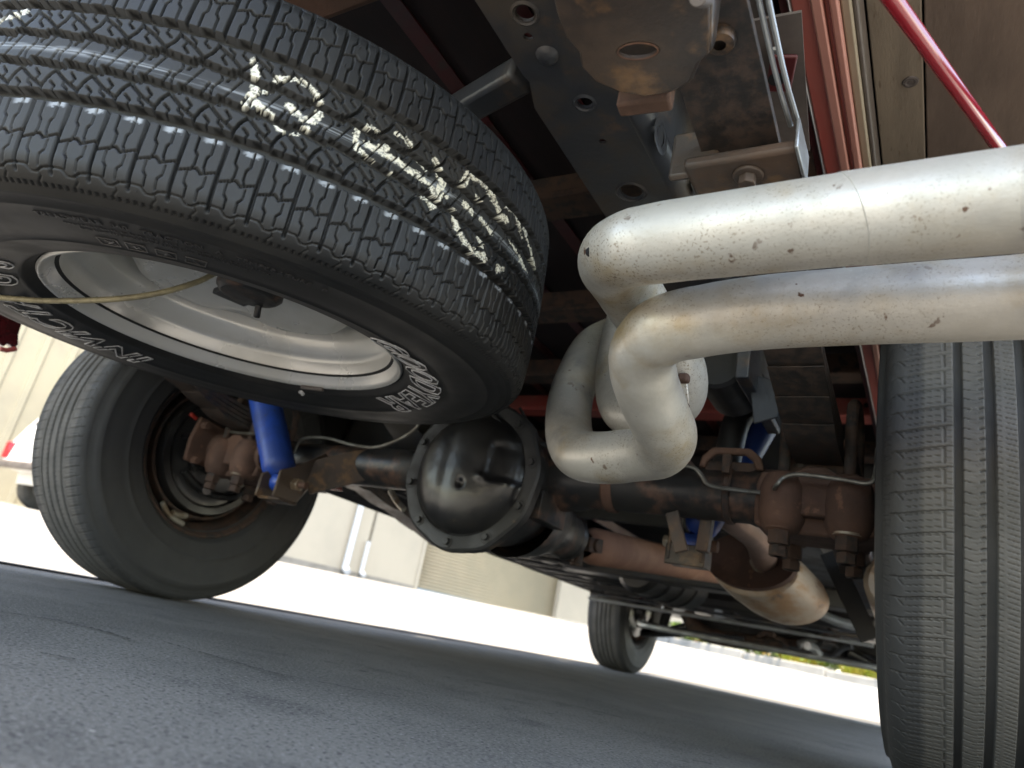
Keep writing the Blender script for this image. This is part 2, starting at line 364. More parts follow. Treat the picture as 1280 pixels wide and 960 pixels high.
def tread_highway(x, s, P=28.3):
    """worn rear tyre: four straight grooves, sliced ribs, toothed shoulders"""
    y = np.abs(s); xx = np.where(s <= 0, x, P - x); h = np.zeros_like(x + s)
    h = np.maximum(h, groove(np.abs(y - 13.2), 3.9, 8.0)); h = np.maximum(h, groove(np.abs(y - 40.0), 3.8, 8.0))
    def f(x_, y_):
        g = poly_g(x_, y_, [(0, 43), (1.5, 52), (5, 70), (10, 88), (12, 101)], .5, 3.4)
        g = np.maximum(g, poly_g(x_, y_, [(4.5, 52), (24, 52)], .42, 2.6))
        for k in (0, 1, 2): g = np.maximum(g, poly_g(x_, y_, [(4.5 + k * 9.2, 52), (7.5 + k * 9.0, 68), (12 + k * 8.8, 86)], .24 + .14 * (k == 0), 2.2))
        for k in (8, 17, 25): g = np.maximum(g, seg(x_, y_, k, 44, k + .5, 50, .2, 1.5))
        g = np.maximum(g, poly_g(x_, y_, [(9, 95), (20, 88)], .4, 1.8))
        for k in (0, 14.15): 
            g = np.maximum(g, poly_g(x_, y_, [(3 + k, 17), (6.4 + k, 23), (6.6 + k, 29), (4 + k, 36.5)], .34, 2.4))
            g = np.maximum(g, seg(x_, y_, 3 + k, 16.5, 4.2 + k, 22, .6, 3.0))
            g = np.maximum(g, poly_g(x_, y_, [(9.5 + k, 20), (12 + k, 25), (11.6 + k, 32)], .2, 1.4))
        return g
    h = np.maximum(h, wrap(f, P)(xx, y))
    def c(x_, s_):
        g = 0 * x_
        for k in range(4):
            a = k * P / 4
            g = np.maximum(g, seg(x_, s_, a, -9.6, a + 4.2, 1.5, .26, 1.8)); g = np.maximum(g, seg(x_, s_, a + 6.6, 5, a + 8, 9.6, .26, 1.8))
        return g
    h = np.where(np.abs(s) < 10, np.maximum(h, wrap(c, P)(x, s)), h)
    h = np.maximum(h, np.where((y > 101) & (np.mod(xx, P / 4) < 1.2), .8, 0))
    return h
SB = .085; RA = .022; AMAX = math.radians(74)
def tread_profile(s, R):
    """arc position across the tread -> radius, offset, outward normal"""
    a = np.abs(s); sg = np.sign(s)
    crown = .0035 * (np.minimum(a, SB) / SB) ** 2
    ang = np.clip((a - SB) / RA, 0, AMAX)
    r = R - crown - RA * (1 - np.cos(ang)); w = np.minimum(a, SB) + RA * np.sin(ang)
    return r, w * sg, np.cos(ang), np.sin(ang) * sg
SMAX = SB + RA * AMAX
def side_points(R, bulge=.1125):
    d = R - .3595
    return [(.3390 + d, .1063), (.3340 + d, .1068), (.3325 + d, .1088), (.3290 + d, .1092), (.3275 + d, bulge - .0035), (.318, bulge - .0020), (.3165, bulge - .0012), (.315, bulge - .0016),
            (.300, bulge - .0004), (.285, bulge), (.27, bulge - .0002), (.258, bulge - .0012), (.2565, bulge - .0004), (.2545, bulge - .0016), (.244, bulge - .0036), (.232, bulge - .0065), (.222, bulge - .0095), (.2185, bulge - .0100), (.216, bulge - .0125), (.210, bulge - .0185),
            (.204, .088), (.198, .083), (.190, .078)]
def side_w(r, R, bulge=.1125):
    pts = sorted(side_points(R, bulge)); return float(np.interp(r, [p[0] for p in pts], [p[1] for p in pts]))
def tyre_mesh(name, R, N, spp, tfn, P, material, ds=.0010, attrs=None, bulge=.1125, segs=256):
    ns = int(2 * SMAX / ds) + 1; s = np.linspace(-SMAX, SMAX, ns)
    xp = (np.arange(spp) + .5) / spp * P
    H1 = tfn(xp[:, None], s[None, :] * 1000.) / 1000.
    H = np.tile(H1, (N, 1)); nu = N * spp
    th = (np.arange(nu) + .5) / nu * 2 * np.pi
    r, w, nr, nw = tread_profile(s, R)
    rr = r[None, :] - H * nr[None, :]; ww = w[None, :] - H * nw[None, :]
    co = np.stack([rr * np.cos(th)[:, None], rr * np.sin(th)[:, None], ww], axis=-1).reshape(-1, 3)
    i = np.arange(nu)[:, None]; j = np.arange(ns - 1)[None, :]; i2 = (i + 1) % nu
    q = np.stack([i * ns + j + 0 * i2, i2 * ns + j, i2 * ns + j + 1, i * ns + j + 1], axis=-1).reshape(-1, 4)
    # side walls
    vs = []; fs = []; base = len(co)
    sp = side_points(R, bulge); ca = np.cos(np.arange(segs) / segs * 2 * np.pi); sa = np.sin(np.arange(segs) / segs * 2 * np.pi)
    for sgn in (1, -1):
        b0 = base + len(vs)
        for (rr_, w_) in [(sp[0][0] + .001, sp[0][1] - .0012)] + sp:
            vs += [(rr_ * ca[k], rr_ * sa[k], w_ * sgn) for k in range(segs)]
        for a in range(len(sp)):
            for k in range(segs):
                f = (b0 + a * segs + k, b0 + a * segs + (k + 1) % segs, b0 + (a + 1) * segs + (k + 1) % segs, b0 + (a + 1) * segs + k)
                fs.append(f if sgn < 0 else f[::-1])
    co = np.vstack([co, np.array(vs)]); q = np.vstack([q, np.array(fs)])
    me = bpy.data.meshes.new(name); me.vertices.add(len(co)); me.vertices.foreach_set('co', co.ravel().astype(np.float32))
    me.loops.add(len(q) * 4); me.loops.foreach_set('vertex_index', q.ravel().astype(np.int32))
    me.polygons.add(len(q)); me.polygons.foreach_set('loop_start', (np.arange(len(q)) * 4).astype(np.int32))
    me.update(calc_edges=True); me.shade_smooth(); me.materials.append(MT[material])
    if attrs:
        for an, arr in attrs(np.degrees(th)[:, None], s[None, :] + 0 * th[:, None], H, R).items():
            full = np.zeros(len(co), np.float32); full[:nu * ns] = arr.ravel()
            if an == 'unworn': full[nu * ns:] = 1
            a = me.attributes.new(an, 'FLOAT', 'POINT'); a.data.foreach_set('value', full)
    me.validate(); return me
def ring_text(name, text, size, r0, th0, R, style, parent, material, bulge=.1125, shear=0, stretch=1.0, lift=.0, fat=0., depth=.0006):
    """lettering wrapped round the side wall, tops outward, read clockwise from th0 (degrees)"""
    cu = bpy.data.curves.new('t', 'FONT'); cu.body = text; cu.size = size; cu.shear = shear; cu.offset = fat
    cu.resolution_u = 3; cu.space_character = 1.12
    if style == 'outline': cu.fill_mode = 'NONE'; cu.bevel_depth = depth; cu.bevel_resolution = 1
    else: cu.extrude = depth
    o = bpy.data.objects.new('t', cu); COL.objects.link(o)
    bpy.context.view_layer.update()
    me = bpy.data.meshes.new_from_object(o.evaluated_get(bpy.context.evaluated_depsgraph_get()))
    bpy.data.objects.remove(o); bpy.data.curves.remove(cu)
    n = len(me.vertices); co = np.zeros(n * 3, np.float32); me.vertices.foreach_get('co', co); co = co.reshape(-1, 3)
    pts = sorted(side_points(R, bulge)); pr = [p[0] for p in pts]; pw = [p[1] for p in pts]
    rr = r0 + co[:, 1]; a = math.radians(th0) - co[:, 0] * stretch / r0
    wv = np.interp(rr, pr, pw) + co[:, 2] + lift
    out = np.stack([rr * np.cos(a), rr * np.sin(a), wv], axis=-1).astype(np.float32)
    me.vertices.foreach_set('co', out.ravel()); me.update(); me.name = name
    me.materials.clear(); me.materials.append(MT[material])
    ob = bpy.data.objects.new(name, me); COL.objects.link(ob); ob.parent = parent; return ob

# marks on the spare: chalked numbers, scuffs (degrees round the tyre, metres across)
PAINT = [ # (theta, w) strokes, half width mm
    ([(41.8, -.030), (41.2, -.018), (40.6, -.004), (41.2, .010)], 3.6), ([(40, -.006), (39, -.010)], 2.6),
    ([(38.6, -.022), (36.5, -.029), (34.0, -.026), (32.6, -.014), (33.0, -.002)], 3.4), ([(40, .004), (38, .011), (36.6, .018), (35.0, .017), (33.6, .008)], 3.0),
    ([(36.5, -.004), (34.5, .002), (33.4, .001)], 3.4),
    ([(27.6, -.010), (26.3, -.019), (24.4, -.016), (23.2, -.008), (24.8, .000)], 2.6), ([(27.6, -.004), (27.2, .006), (25, .010), (23, .013), (21, .012)], 2.4),
    ([(26, -.001), (22.5, -.001), (19, .001), (15.5, .002)], 2.9), ([(22.6, -.024), (21.2, -.026), (20.2, -.022)], 2.8), ([(20.5, .012), (18.5, .013), (16.4, .016), (15, .020)], 2.6),
    ([(18.4, -.012), (17, -.010)], 2.6), ([(15.8, -.022), (14.6, -.019)], 3.2), ([(14.8, -.012), (13.6, -.006), (14.2, .004), (13.6, .014), (14.8, .020)], 3.4), ([(15, .006), (12.6, .003)], 3),
    ([(10.2, -.020), (9.4, -.032), (7.0, -.037), (4.4, -.034), (2.2, -.026), (.2, -.020), (-1.2, -.022)], 4.4), ([(7, -.018), (4.4, -.014)], 2.6),
    ([(10.8, .012), (9.6, .022), (7.4, .030), (4.6, .033), (2.2, .030)], 4.4), ([(9.0, -.002), (7.2, .000)], 3.2), ([(5.0, .000), (2.0, .002)], 3.4), ([(5, .018), (3.4, .022)], 3.6),
    ([(-.6, -.036), (-2.6, -.038), (-5.2, -.032), (-7.0, -.024)], 3.0), ([(-7, -.034), (-9.6, -.030), (-12, -.022)], 3.0), ([(-1.5, .030), (-3.2, .026)], 3.4), ([(-3, -.006), (-6, -.004), (-9, .0), (-12, .002)], 2.4), ([(-12.4, -.020), (-16, -.016)], 2.6),
    ([(76, -.022), (73, -.030), (71.5, -.034)], 3.2), ([(80, -.016), (77, -.022)], 3.0)]
def spare_attrs(th, s, H, R):
    t = (th + 180) % 360 - 180; k = math.pi / 180 * R * 1000
    X = t * k + 0 * s; Y = s * 1000
    wob = (fbm(X / 1.6, Y / 1.6) - .5) * 3.0 + (fbm(X / 7 + 9, Y / 7) - .5) * 5
    paint = np.zeros_like(H)
    for pts, hw in PAINT:
        d = np.full_like(H, 99.)
        for (a, b), (c, e) in zip(pts, pts[1:]):
            x0, y0, x1, y1 = a * k, b * 1000, c * k, e * 1000; dx, dy = x1 - x0, y1 - y0
            u = np.clip(((X - x0) * dx + (Y - y0) * dy) / (dx * dx + dy * dy + 1e-9), 0, 1)
            d = np.minimum(d, np.hypot(X - x0 - u * dx, Y - y0 - u * dy))
        paint = np.maximum(paint, 1 - sstep(d + wob, hw - .8, hw - .2))
    paint *= 1 - sstep(H * 1000, .8, 1.6)
    paint *= .25 + .75 * sstep(fbm(X / 1.3 + 3, Y / 1.3), .34, .50)
    # a long scrape along the centre rib, and a nick at the inner end of every shoulder block
    sc = np.exp(-((Y - 1.0 + 2 * np.sin(X / 60)) / 2.6) ** 2) * sstep(fbm(X / 30, Y / .9), .42, .62) * .62
    N = 78; pu = ((th / 360 * N) % 1) * 29; pu = pu + 0 * s
    blk = sstep(pu, 3, 6) * (1 - sstep(pu, 14, 19))
    edge = 45.4 + (pu - 10) * .10; nick = blk * (1 - sstep(np.abs(Y - edge - 1.6) + (fbm(X / 3, Y / 2) - .5) * 4.2, 1.4, 2.3)) * (.5 + .5 * fbm(X / 40, Y * 0 + 3))
    nick *= (t > -30) & (t < 95)
    sc = np.maximum(sc, nick * .95) * (1 - sstep(H * 1000, 1.2, 3))
    return {'paint': paint, 'scuff': np.clip(sc, 0, 1)}
def worn_attrs(th, s, H, R):
    X = th / 360 * 2 * math.pi * R * 1000; Y = np.abs(s) * 1000
    edge = 71 + (fbm(X / 14 + 0 * s, s * 80) - .5) * 5
    u = sstep(Y, edge - 3.5, edge + 3.5)
    u = np.maximum(u, sstep(H * 1000, 1.0, 3.0) * .8)
    return {'unworn': u}
REAR_R = .36
tyre_rear = tyre_mesh('tyre', REAR_R, 106, 22, tread_highway, 28.3, 'rubber_worn', ds=.00105, attrs=worn_attrs, bulge=.117)
RIM = [(.2005, .0895), (.2068, .0905), (.2078, .0935), (.2055, .0958), (.2025, .0950), (.1995, .0905), (.1975, .0850), (.1945, .0815), (.1925, .0780), (.1915, .0620), (.1895, .0560), (.1870, .0535), (.1840, .0500), (.1765, .0360), (.1745, .0310), (.1735, -.020),
       (.1765, -.030), (.186, -.045), (.1915, -.058), (.193, -.078), (.1975, -.085), (.1995, -.0905), (.2025, -.095), (.2055, -.0958), (.2078, -.0935), (.2068, -.0905), (.2005, -.0895)]
def back_rim(parent, material, name='rim'):
    mb = MB(); mb.lathe(RIM, (0, 0, 0), (0, 0, 1), 128); return mb.build(name, material, parent, angle=50)
def wheel_disc(parent, material, lobes=5, amp=.06, phase=0., name='disc'):
    prof = [(.1745, .000), (.1700, -.002), (.1645, .006), (.1610, .020), (.1550, .0300), (.1470, .0340), (.1350, .0330), (.1150, .0260), (.0950, .0190), (.0760, .0140), (.0600, .0120), (.0500, .0120), (.0430, .0100), (.0400, -.004), (.0400, -.010),
            (.0600, -.004), (.0950, .0010), (.1330, .0140), (.1450, .0140), (.1600, -.004), (.1700, -.018), (.1745, -.018)]
    def fn(i, r, h, a):
        k = math.exp(-((r - .150) / .014) ** 2)
        c = .5 + .5 * math.cos(lobes * a + phase); c = c ** 3
        return r * (1 - amp * k * c), h - .010 * k * c
    mb = MB(); mb.lathe(prof, (0, 0, 0), (0, 0, 1), 160, fn); return mb.build(name, material, parent, angle=60)

# ------------------------------------------------------------------ the spare, hung under the bed
SP_C = Vector((.0711, -.6579, .448)); nn = np.array([-0.0158255, 0.05130998, -0.99855738])
ea = np.array([1, 0, 0.]) - nn * nn[0]; ea /= np.linalg.norm(ea); eb = np.cross(nn, ea)
spare = empty('spare_wheel', SP_C)
spare.matrix_world = Matrix(((ea[0], eb[0], nn[0], SP_C.x), (ea[1], eb[1], nn[1], SP_C.y), (ea[2], eb[2], nn[2], SP_C.z), (0, 0, 0, 1)))
tag(spare, 'spare wheel slung flat under the truck, silver rim, white paint marks on deep tread', 'spare wheel')
SR = .3595
me = tyre_mesh('tyre', SR, 78, 38, tread_allseason, 29.0, 'rubber_new', ds=.00095, attrs=spare_attrs, bulge=.1125, segs=360)
ty = bpy.data.objects.new('tyre', me); COL.objects.link(ty); ty.parent = spare
rim = back_rim(spare, 'silver'); disc = wheel_disc(spare, 'silver', 5, .07, 1.6)
B = .1125
ring_text('raised_letters', 'INVICTA', .052, .2350, 192.5, SR, 'outline', ty, 'letter_white', B, shear=.25, stretch=.98, fat=.0012, depth=.0008, lift=.0010)
ring_text('raised_letters', 'G S', .052, .2250, 132, SR, 'outline', ty, 'letter_white', B, shear=.25, stretch=1.1, fat=.0006, depth=.0008, lift=.0010)
ring_text('raised_letters', 'GOODYEAR', .054, .2215, 2, SR, 'outline', ty, 'letter_white', B, shear=.0, stretch=.94, fat=.0012, depth=.0008, lift=.0010)
ring_text('moulded_lettering', 'TREADWEAR  340   TRACTION   A   TEMPERATURE   B', .0078, .303, 67.5, SR, 'solid', ty, 'letter_black', B, depth=.0007, stretch=1.12)
ring_text('moulded_lettering', 'MAX. LOAD 2028 LBS. AT 35 PSI MAX. PRESS.   TUBELESS STEEL BELTED RADIAL', .0042, .2945, 64, SR, 'solid', ty, 'letter_black', B, depth=.0005)
ring_text('moulded_lettering', 'PLIES: TREAD 2 POLYESTER CORD + 2 STEEL CORD  SIDEWALL 2 POLYESTER', .0036, .2885, 62, SR, 'solid', ty, 'letter_black', B, depth=.0005)
for ch, th in (('X', 60.5), ('R', 55.6), ('A', 50.4), ('S', 45.3)):
    ring_text('moulded_lettering', ch, .0105, .2665, th - .6, SR, 'solid', ty, 'letter_black', B, depth=.0007, stretch=1.3)
    mb = MB()
    cs = [(.263, th + .9), (.263, th - 2.6), (.2775, th - 3.2), (.2775, th + .3)]
    cs = cs + cs[:1]; pts = []
    for (r_, t_) in cs:
        pts.append(V(r_ * math.cos(math.radians(t_)), r_ * math.sin(math.radians(t_)), side_w(r_, SR, B) + .0004))
    for a, b in zip(pts, pts[1:]): mb.tube([a, b], .0005, 6)
    mb.build('moulded_frame', 'letter_black', ty)
ring_text('raised_letters', '6', .016, .2165, -112, SR, 'outline', ty, 'letter_white', B, depth=.0006, lift=.0008, stretch=1.2)
# wheel weights, valve, hoist plate in the hub
def rim_pt(r, deg, w): return V(r * math.cos(math.radians(deg)), r * math.sin(math.radians(deg)), w)
mb = MB(); mb.tube([rim_pt(.2045, a, .0975) for a in range(-112, -101, 2)], .0032, 8); mb.build('wheel_weight', 'plate_gray', spare)
mb = MB(); mb.box(rim_pt(.186, 74, .072), (.012, .010, .016), Matrix.Rotation(math.radians(74), 3, 'Z')); mb.build('wheel_weight', 'rust', spare, bevel=.002)
mb = MB(); mb.box((.010, .000, .036), (.130, .044, .008), Matrix.Rotation(.25, 3, 'Z')); mb.lathe([(0, .012), (.034, .010), (.040, .004), (.040, -.01), (.03, -.03)], (0.008, 0, .036), (0, 0, 1), 24)
mb.tube([(.000, -.022, .038), (-.006, -.030, .060)], .0045, 8); hp = mb.build('hoist_plate', 'black', spare, bevel=.002)
# vent hairs along the shoulder
mb = MB(); rr_ = random.Random(5)
for k in range(78):
    for w in (-.084, -.060, .100):
        if rr_.random() < .62:
            th = (k + rr_.choice((.3, .55, .8))) / 78 * 2 * math.pi; r_, w_, n1, n2 = [float(q) for q in tread_profile(np.array(w), SR)]
            a = V(r_ * math.cos(th), r_ * math.sin(th), w_); d = V(n1 * math.cos(th), n1 * math.sin(th), n2)
            mb.tube([a - d * .001, a + d * (.002 + .003 * rr_.random()) + V(rr_.uniform(-1, 1), rr_.uniform(-1, 1), 0) * .0008], .00028, 4)
tag(mb.build('vent_hairs', 'letter_black', ty), kind='stuff')
# ------------------------------------------------------------------ cable hanging from the spare
cp = [at(-330, 330, 'z', .36), at(-150, 362, 'z', .333), at(0, 372, 'z', .326), at(60, 376, 'z', .326), at(140, 374, 'z', .330), at(200, 366, 'z', .345), at(245, 353, 'z', .372), at(268, 342, 'z', .400), at(283, 334, 'z', .440)]
path = catmull(cp, 24)
mb = MB(); acc = 0; L = [0]
for a, b in zip(path, path[1:]): acc += (b - a).length; L.append(acc)
fine = []; npt = int(acc / .0011)
for i in range(npt + 1):
    d = acc * i / npt; k = max(0, min(len(L) - 2, int(np.searchsorted(L, d)) - 1)); t = (d - L[k]) / max(1e-9, L[k + 1] - L[k]); fine.append(path[k].lerp(path[k + 1], t))
cable = empty('steel_cable', cp[-1])
for st in range(4):
    pts = []
    for i, p in enumerate(fine):
        t = (fine[min(i + 1, npt)] - fine[max(i - 1, 0)]).normalized(); u, v = ortho(t)
        a = acc * i / npt / .0095 * 2 * math.pi + st * math.pi / 2
        pts.append(p + (u * math.cos(a) + v * math.sin(a)) * .0017 - cp[-1])
    mb = MB(); mb.tube(pts, .0017, 6); mb.build('strand', 'rope', cable, angle=80)
tag(cable, 'thin braided straw coloured cable looping down from the hub of the spare', 'cable')

# ------------------------------------------------------------------ the truck
T = .8562; WB = 3.2013; AX = .36
truck = empty('pickup_truck', (0, 0, 0))
tag(truck, 'red pickup truck seen from underneath, rusty axle, blue shocks and two pale tailpipes', 'pickup truck')
def P(mb, name, m, **k): return mb.build(name, m, truck, **k)

# wheels
def wheel(name, x, y, flip, rot):
    w = empty(name, (x, y, AX), truck)
    w.rotation_euler = (0, math.radians(90 if flip else -90), 0)   # local +z points to the inner side
    w.rotation_euler = (Matrix.Rotation(math.radians(-90 if not flip else 90), 4, 'Y') @ Matrix.Rotation(rot, 4, 'Z')).to_euler()
    t = bpy.data.objects.new('tyre', tyre_rear); COL.objects.link(t); t.parent = w
    back_rim(w, 'rust_dark' if y < 1 else 'black'); wheel_disc(w, 'black', 5, .05, 0)
    return w
wl_ = wheel('rear_wheel', -T, 0, True, 0.3); wr_ = wheel('rear_wheel', T, 0, False, .1)
wheel('front_wheel', -T, WB, True, .5); wheel('front_wheel', T, WB, False, .9)
for w_ in (wl_, wr_):
    if w_ is wl_: ring_text('moulded_lettering', 'RADIAL', .042, .262, 150, .36, 'solid', w_, 'letter_black', .117, depth=.0006, stretch=1.2)
    mb = MB(); mb.lathe([(0, .086), (.030, .086), (.032, .080), (.10, .080), (.112, .074), (.128, .074), (.134, .080), (.150, .080), (.153, .074), (.153, .020), (.14, .016)], (0, 0, 0), (0, 0, 1), 64); mb.build('backing_plate', 'black_gloss', w_)
    mb = MB(); mb.lathe([(.158, .060), (.160, .062), (.164, .062), (.166, .060), (.166, .0), (.158, .0)], (0, 0, 0), (0, 0, 1), 64); mb.build('brake_drum', 'rust_dark', w_)
# bits on the left backing plate
xb = -T + .082
def lb(px, py): return at(px, py, 'x', xb)
mb = MB(); mb.beam(lb(238, 517), lb(246, 524), .010, .008, up=(1, 0, 0)); mb.build('rubber_plug', 'bolt_red', truck, bevel=.003)
mb = MB()
for a, b in (((225, 545), (238, 543)), ((236, 585), (248, 582)), ((247, 612), (258, 618)), ((236, 575), (240, 590))): mb.tube([lb(*a) + V(.012, 0, 0), lb(*b) + V(.012, 0, 0)], .006, 8)
mb.tube([lb(228, 588) + V(.006, 0, 0), lb(250, 612) + V(.01, 0, 0), lb(285, 622) + V(.006, 0, 0), lb(306, 610) + V(.01, 0, 0)], .009, 10, smooth=5)
P(mb, 'brake_hardware', 'black_gloss')
mb = MB(); mb.cyl(lb(253, 612), lb(253, 612) + V(.02, 0, 0), .012); P(mb, 'brake_adjuster', 'plate_gray')
# a pale balance weight on the left inner rim
mb = MB(); mb.tube([at(*q, 'x', -T + .090) for q in ((203, 628), (208, 638), (217, 648), (229, 655))], .006, 8, smooth=4); P(mb, 'wheel_weight', 'zinc')
mb = MB(); mb.tube([at(*q, 'x', -T + .074) for q in ((215, 640), (224, 644), (233, 645))], .007, 8, smooth=4); P(mb, 'wheel_weight', 'zinc')

# axle
def xs(x, r): return [(r, x)]
ax0 = V(.080, 0, AX - .018)
mb = MB()
mb.lathe([(.040, -.70), (.046, -.69), (.046, -.60), (.0425, -.59), (.0425, -.22), (.048, -.20), (.052, -.13), (.060, -.10), (.06, .10)], V(.093, 0, AX), (1, 0, 0), 32)
mb.lathe([(.06, -.1), (.056, .10), (.050, .155), (.0425, .18), (.0425, .45), (.046, .46), (.046, .52), (.040, .60)], V(.093, 0, AX), (1, 0, 0), 32)
P(mb, 'axle_tube', 'black', angle=40)
mb = MB()
mb.lathe([(.0, .085), (.05, .082), (.085, .065), (.112, .030), (.122, -.02), (.124, -.085), (.131, -.088), (.134, -.094), (.134, -.108), (.128, -.110)], ax0, (0, 1, 0), 48,
         fn=lambda i, r, h, a: (r * (1 + .03 * math.cos(2 * a)), h))
# pinion nose
pn0 = V(.10, .04, .315); pn1 = V(.118, .22, .300)
mb.lathe([(.10, 0), (.088, .05), (.070, .09), (.055, .13), (.050, .17), (.048, .19), (.0, .19)], pn0, pn1 - pn0, 32)
mb.box((-.01, -.03, .245), (.03, .09, .03)); mb.box((.20, -.03, .30), (.03, .10, .05))
dh = P(mb, 'differential_housing', 'black', bevel=.002)
cc = V(.079, -.110, .336)
def cov(i, r, h, a):
    # shallow vertical crease, flat pocket at the right, dent low in the middle
    x = r * math.cos(a); z = r * math.sin(a); k = 0
    return r, h
NR = 44; prof = []
mb = MB(); rings = []; nseg = 128; RC = .139
for i in range(NR + 1):
    r = RC * i / NR; ring = []
    for k in range(nseg):
        a = 2 * math.pi * k / nseg; x = r * math.cos(a); z = r * math.sin(a)
        rin = .112; h = 0
        if r < rin:
            q = r / rin; h = .040 * (1 - q ** 5) ** .6 * (1 - .10 * q)
            h -= .0016 * math.exp(-((x + .030) / .012) ** 2)
            h -= .005 * math.exp(-(((x - .008) / .0065) ** 2 + ((z + .026) / .0065) ** 2))
            t = max(0, min(1, (x - .046) / .014)); t2 = max(0, min(1, (z + .020) / .012)) * max(0, min(1, (.062 - z) / .02)); t = t * t * (3 - 2 * t); t2 = t2 * t2 * (3 - 2 * t2); h -= .007 * t * t2
            h += .003 * math.exp(-(((x - .050) / .012) ** 2 + ((z + .012) / .006) ** 2))
            h += .0004 * mnoise.noise(V(x * 40, z * 40, 3))
        else:
            h = .004
        h = max(h, .003)
        ring.append(cc + V(x, -h, z))
    rings.append(ring)
vs = [p for rg in rings for p in rg]; fs = [(i * nseg + k, i * nseg + (k + 1) % nseg, (i + 1) * nseg + (k + 1) % nseg, (i + 1) * nseg + k) for i in range(NR) for k in range(nseg)]
last = NR * nseg; vs += [p + V(0, .012, 0) for p in rings[-1]]; fs += [(last + k, last + (k + 1) % nseg, last + nseg + (k + 1) % nseg, last + nseg + k) for k in range(nseg)]
mb.add(vs, fs); cover = P(mb, 'differential_cover', 'black_gloss', angle=28)
mb = MB(); mb.lathe([(.113, -.002), (.1135, .0062), (.118, .0075), (.136, .0075), (.1405, .004), (.1405, -.014)], cc, (0, -1, 0), 72, fn=lambda i, r, h, a: (r * (1 + .012 * math.cos(10 * a - 1.2) * (r > .12)), h)); mb.build('cover_flange', 'flange_black', cover)
for k in range(10):
    a = math.radians(36 * k + 12); c = cc + V(.126 * math.cos(a), -.007, .126 * math.sin(a))
    mb = MB(); mb.lathe([(.0, .002), (.0105, .002), (.0105, 0), (.0, 0)], c, (0, -1, 0), 16); mb.hexnut(c + V(0, -.002, 0), c + V(0, -.0085, 0), .0068); mb.build('bolt', 'flange_black', cover, bevel=.0008)
mb = MB(); mb.tube([cc + V(.112 * math.cos(math.radians(a)), -.006, .112 * math.sin(math.radians(a))) for a in range(-96, -62, 4)], .0016, 6); mb.build('gasket_bead', 'black_gloss', cover)
mb = MB(); mb.tube([cc + V(.1335 * math.cos(math.radians(a)), .006, .1335 * math.sin(math.radians(a))) for a in range(-140, -40, 5)], .003, 6); mb.build('rusty_seam', 'rust', cover)
# yoke, joint and drive shaft
mb = MB(); mb.lathe([(.0, .18), (.046, .18), (.050, .186), (.050, .20), (.036, .21), (.030, .23)], pn0, pn1 - pn0, 32); P(mb, 'pinion_flange', 'black_gloss')
j = pn0 + (pn1 - pn0).normalized() * .245; sd = (V(.15, .95, .372) - j).normalized()
mb = MB(); u, v = ortho(sd)
for sg in (1, -1): mb.beam(j - sd * .03 + u * .036 * sg, j + sd * .035 + u * .036 * sg, .03, .014, up=tuple(u))
for sg in (1, -1): mb.cyl(j + v * .048 * sg, j, .014)
for sg in (1, -1): mb.cyl(j + u * .050 * sg, j, .014)
mb.tube([j - sd * .03 + v * .04, j - sd * .034, j - sd * .03 - v * .04], .01, 8)
P(mb, 'universal_joint', 'rust_dark', bevel=.003)
mb = MB(); mb.lathe([(.030, .02), (.036, .05), (.0415, .075), (.0415, .70), (.0435, .705), (.0435, .72), (.0415, .725), (.0415, 1.5), (.03, 1.55), (.0, 1.56)], j, sd, 32); P(mb, 'drive_shaft', 'rust_shaft')

# leaf springs with their hardware
def zspring(y): return float(np.interp(y, [-1.15, -.95, -.75, -.55, -.3, -.1, .1, .3, .6, .85], [.60, .568, .548, .523, .478, .452, .442, .425, .365, .30]))
def spring(xc, w=.068):
    for k in range(5):
        y0 = [-1.12, -.34, -.28, -.22, -.16][k]; y1 = [.85, .72, .55, .40, .28][k]
        mb = MB(); n = 28; vs = []
        for i in range(n + 1):
            y = y0 + (y1 - y0) * i / n; z = zspring(y) - k * .0095; tp = min(1, .12 + min(i, n - i) * .5); z += .0085 * (1 - tp)
            for (dx, dz) in ((-w / 2, 0), (w / 2, 0), (w / 2, .0085 * tp), (-w / 2, .0085 * tp)): vs.append((xc + dx, y, z + dz))
        fs = [(i * 4 + a, i * 4 + (a + 1) % 4, i * 4 + 4 + (a + 1) % 4, i * 4 + 4 + a) for i in range(n) for a in range(4)] + [(0, 3, 2, 1), tuple(n * 4 + a for a in range(4))]
        mb.add(vs, fs); P(mb, 'spring_leaf', 'leaf', bevel=.0015)
for xc in (.645, -.645): spring(xc)
# right side: near end of the spring, its shackle strap and bolt
def lw(px, py, z): return at(px, py, 'z', z)
yk = -.735
mb = MB(); mb.beam(V(.602, -.620, .508), V(.700, -.620, .508), .046, .012, up=(0, 0, 1)); mb.beam(V(.604, -.620, .508), V(.604, -.620, .56), .046, .008, up=(0, 1, 0)); 
P(mb, 'spring_clamp', 'rusty_plate', bevel=.004)
mb = MB(); mb.beam(V(.700, -.652, .512), V(.700, -.600, .512), .003, .03); P(mb, 'clamp_end', 'galv', bevel=.001)
mb = MB(); mb.lathe([(0, .004), (.013, .003), (.0135, 0), (0, 0)], V(.655, -.620, .502), (0, 0, -1), 20); mb.hexnut(V(.655, -.620, .500), V(.655, -.620, .490), .008); P(mb, 'clamp_bolt', 'rusty_plate', bevel=.001)
mb = MB(); mb.lathe([(.005, .004), (.011, .003), (.012, 0), (.012, -.01), (.005, -.01)], at(900, 52, 'z', .5415), (0, 0, -1), 20); P(mb, 'centre_bolt_hole', 'bracket')
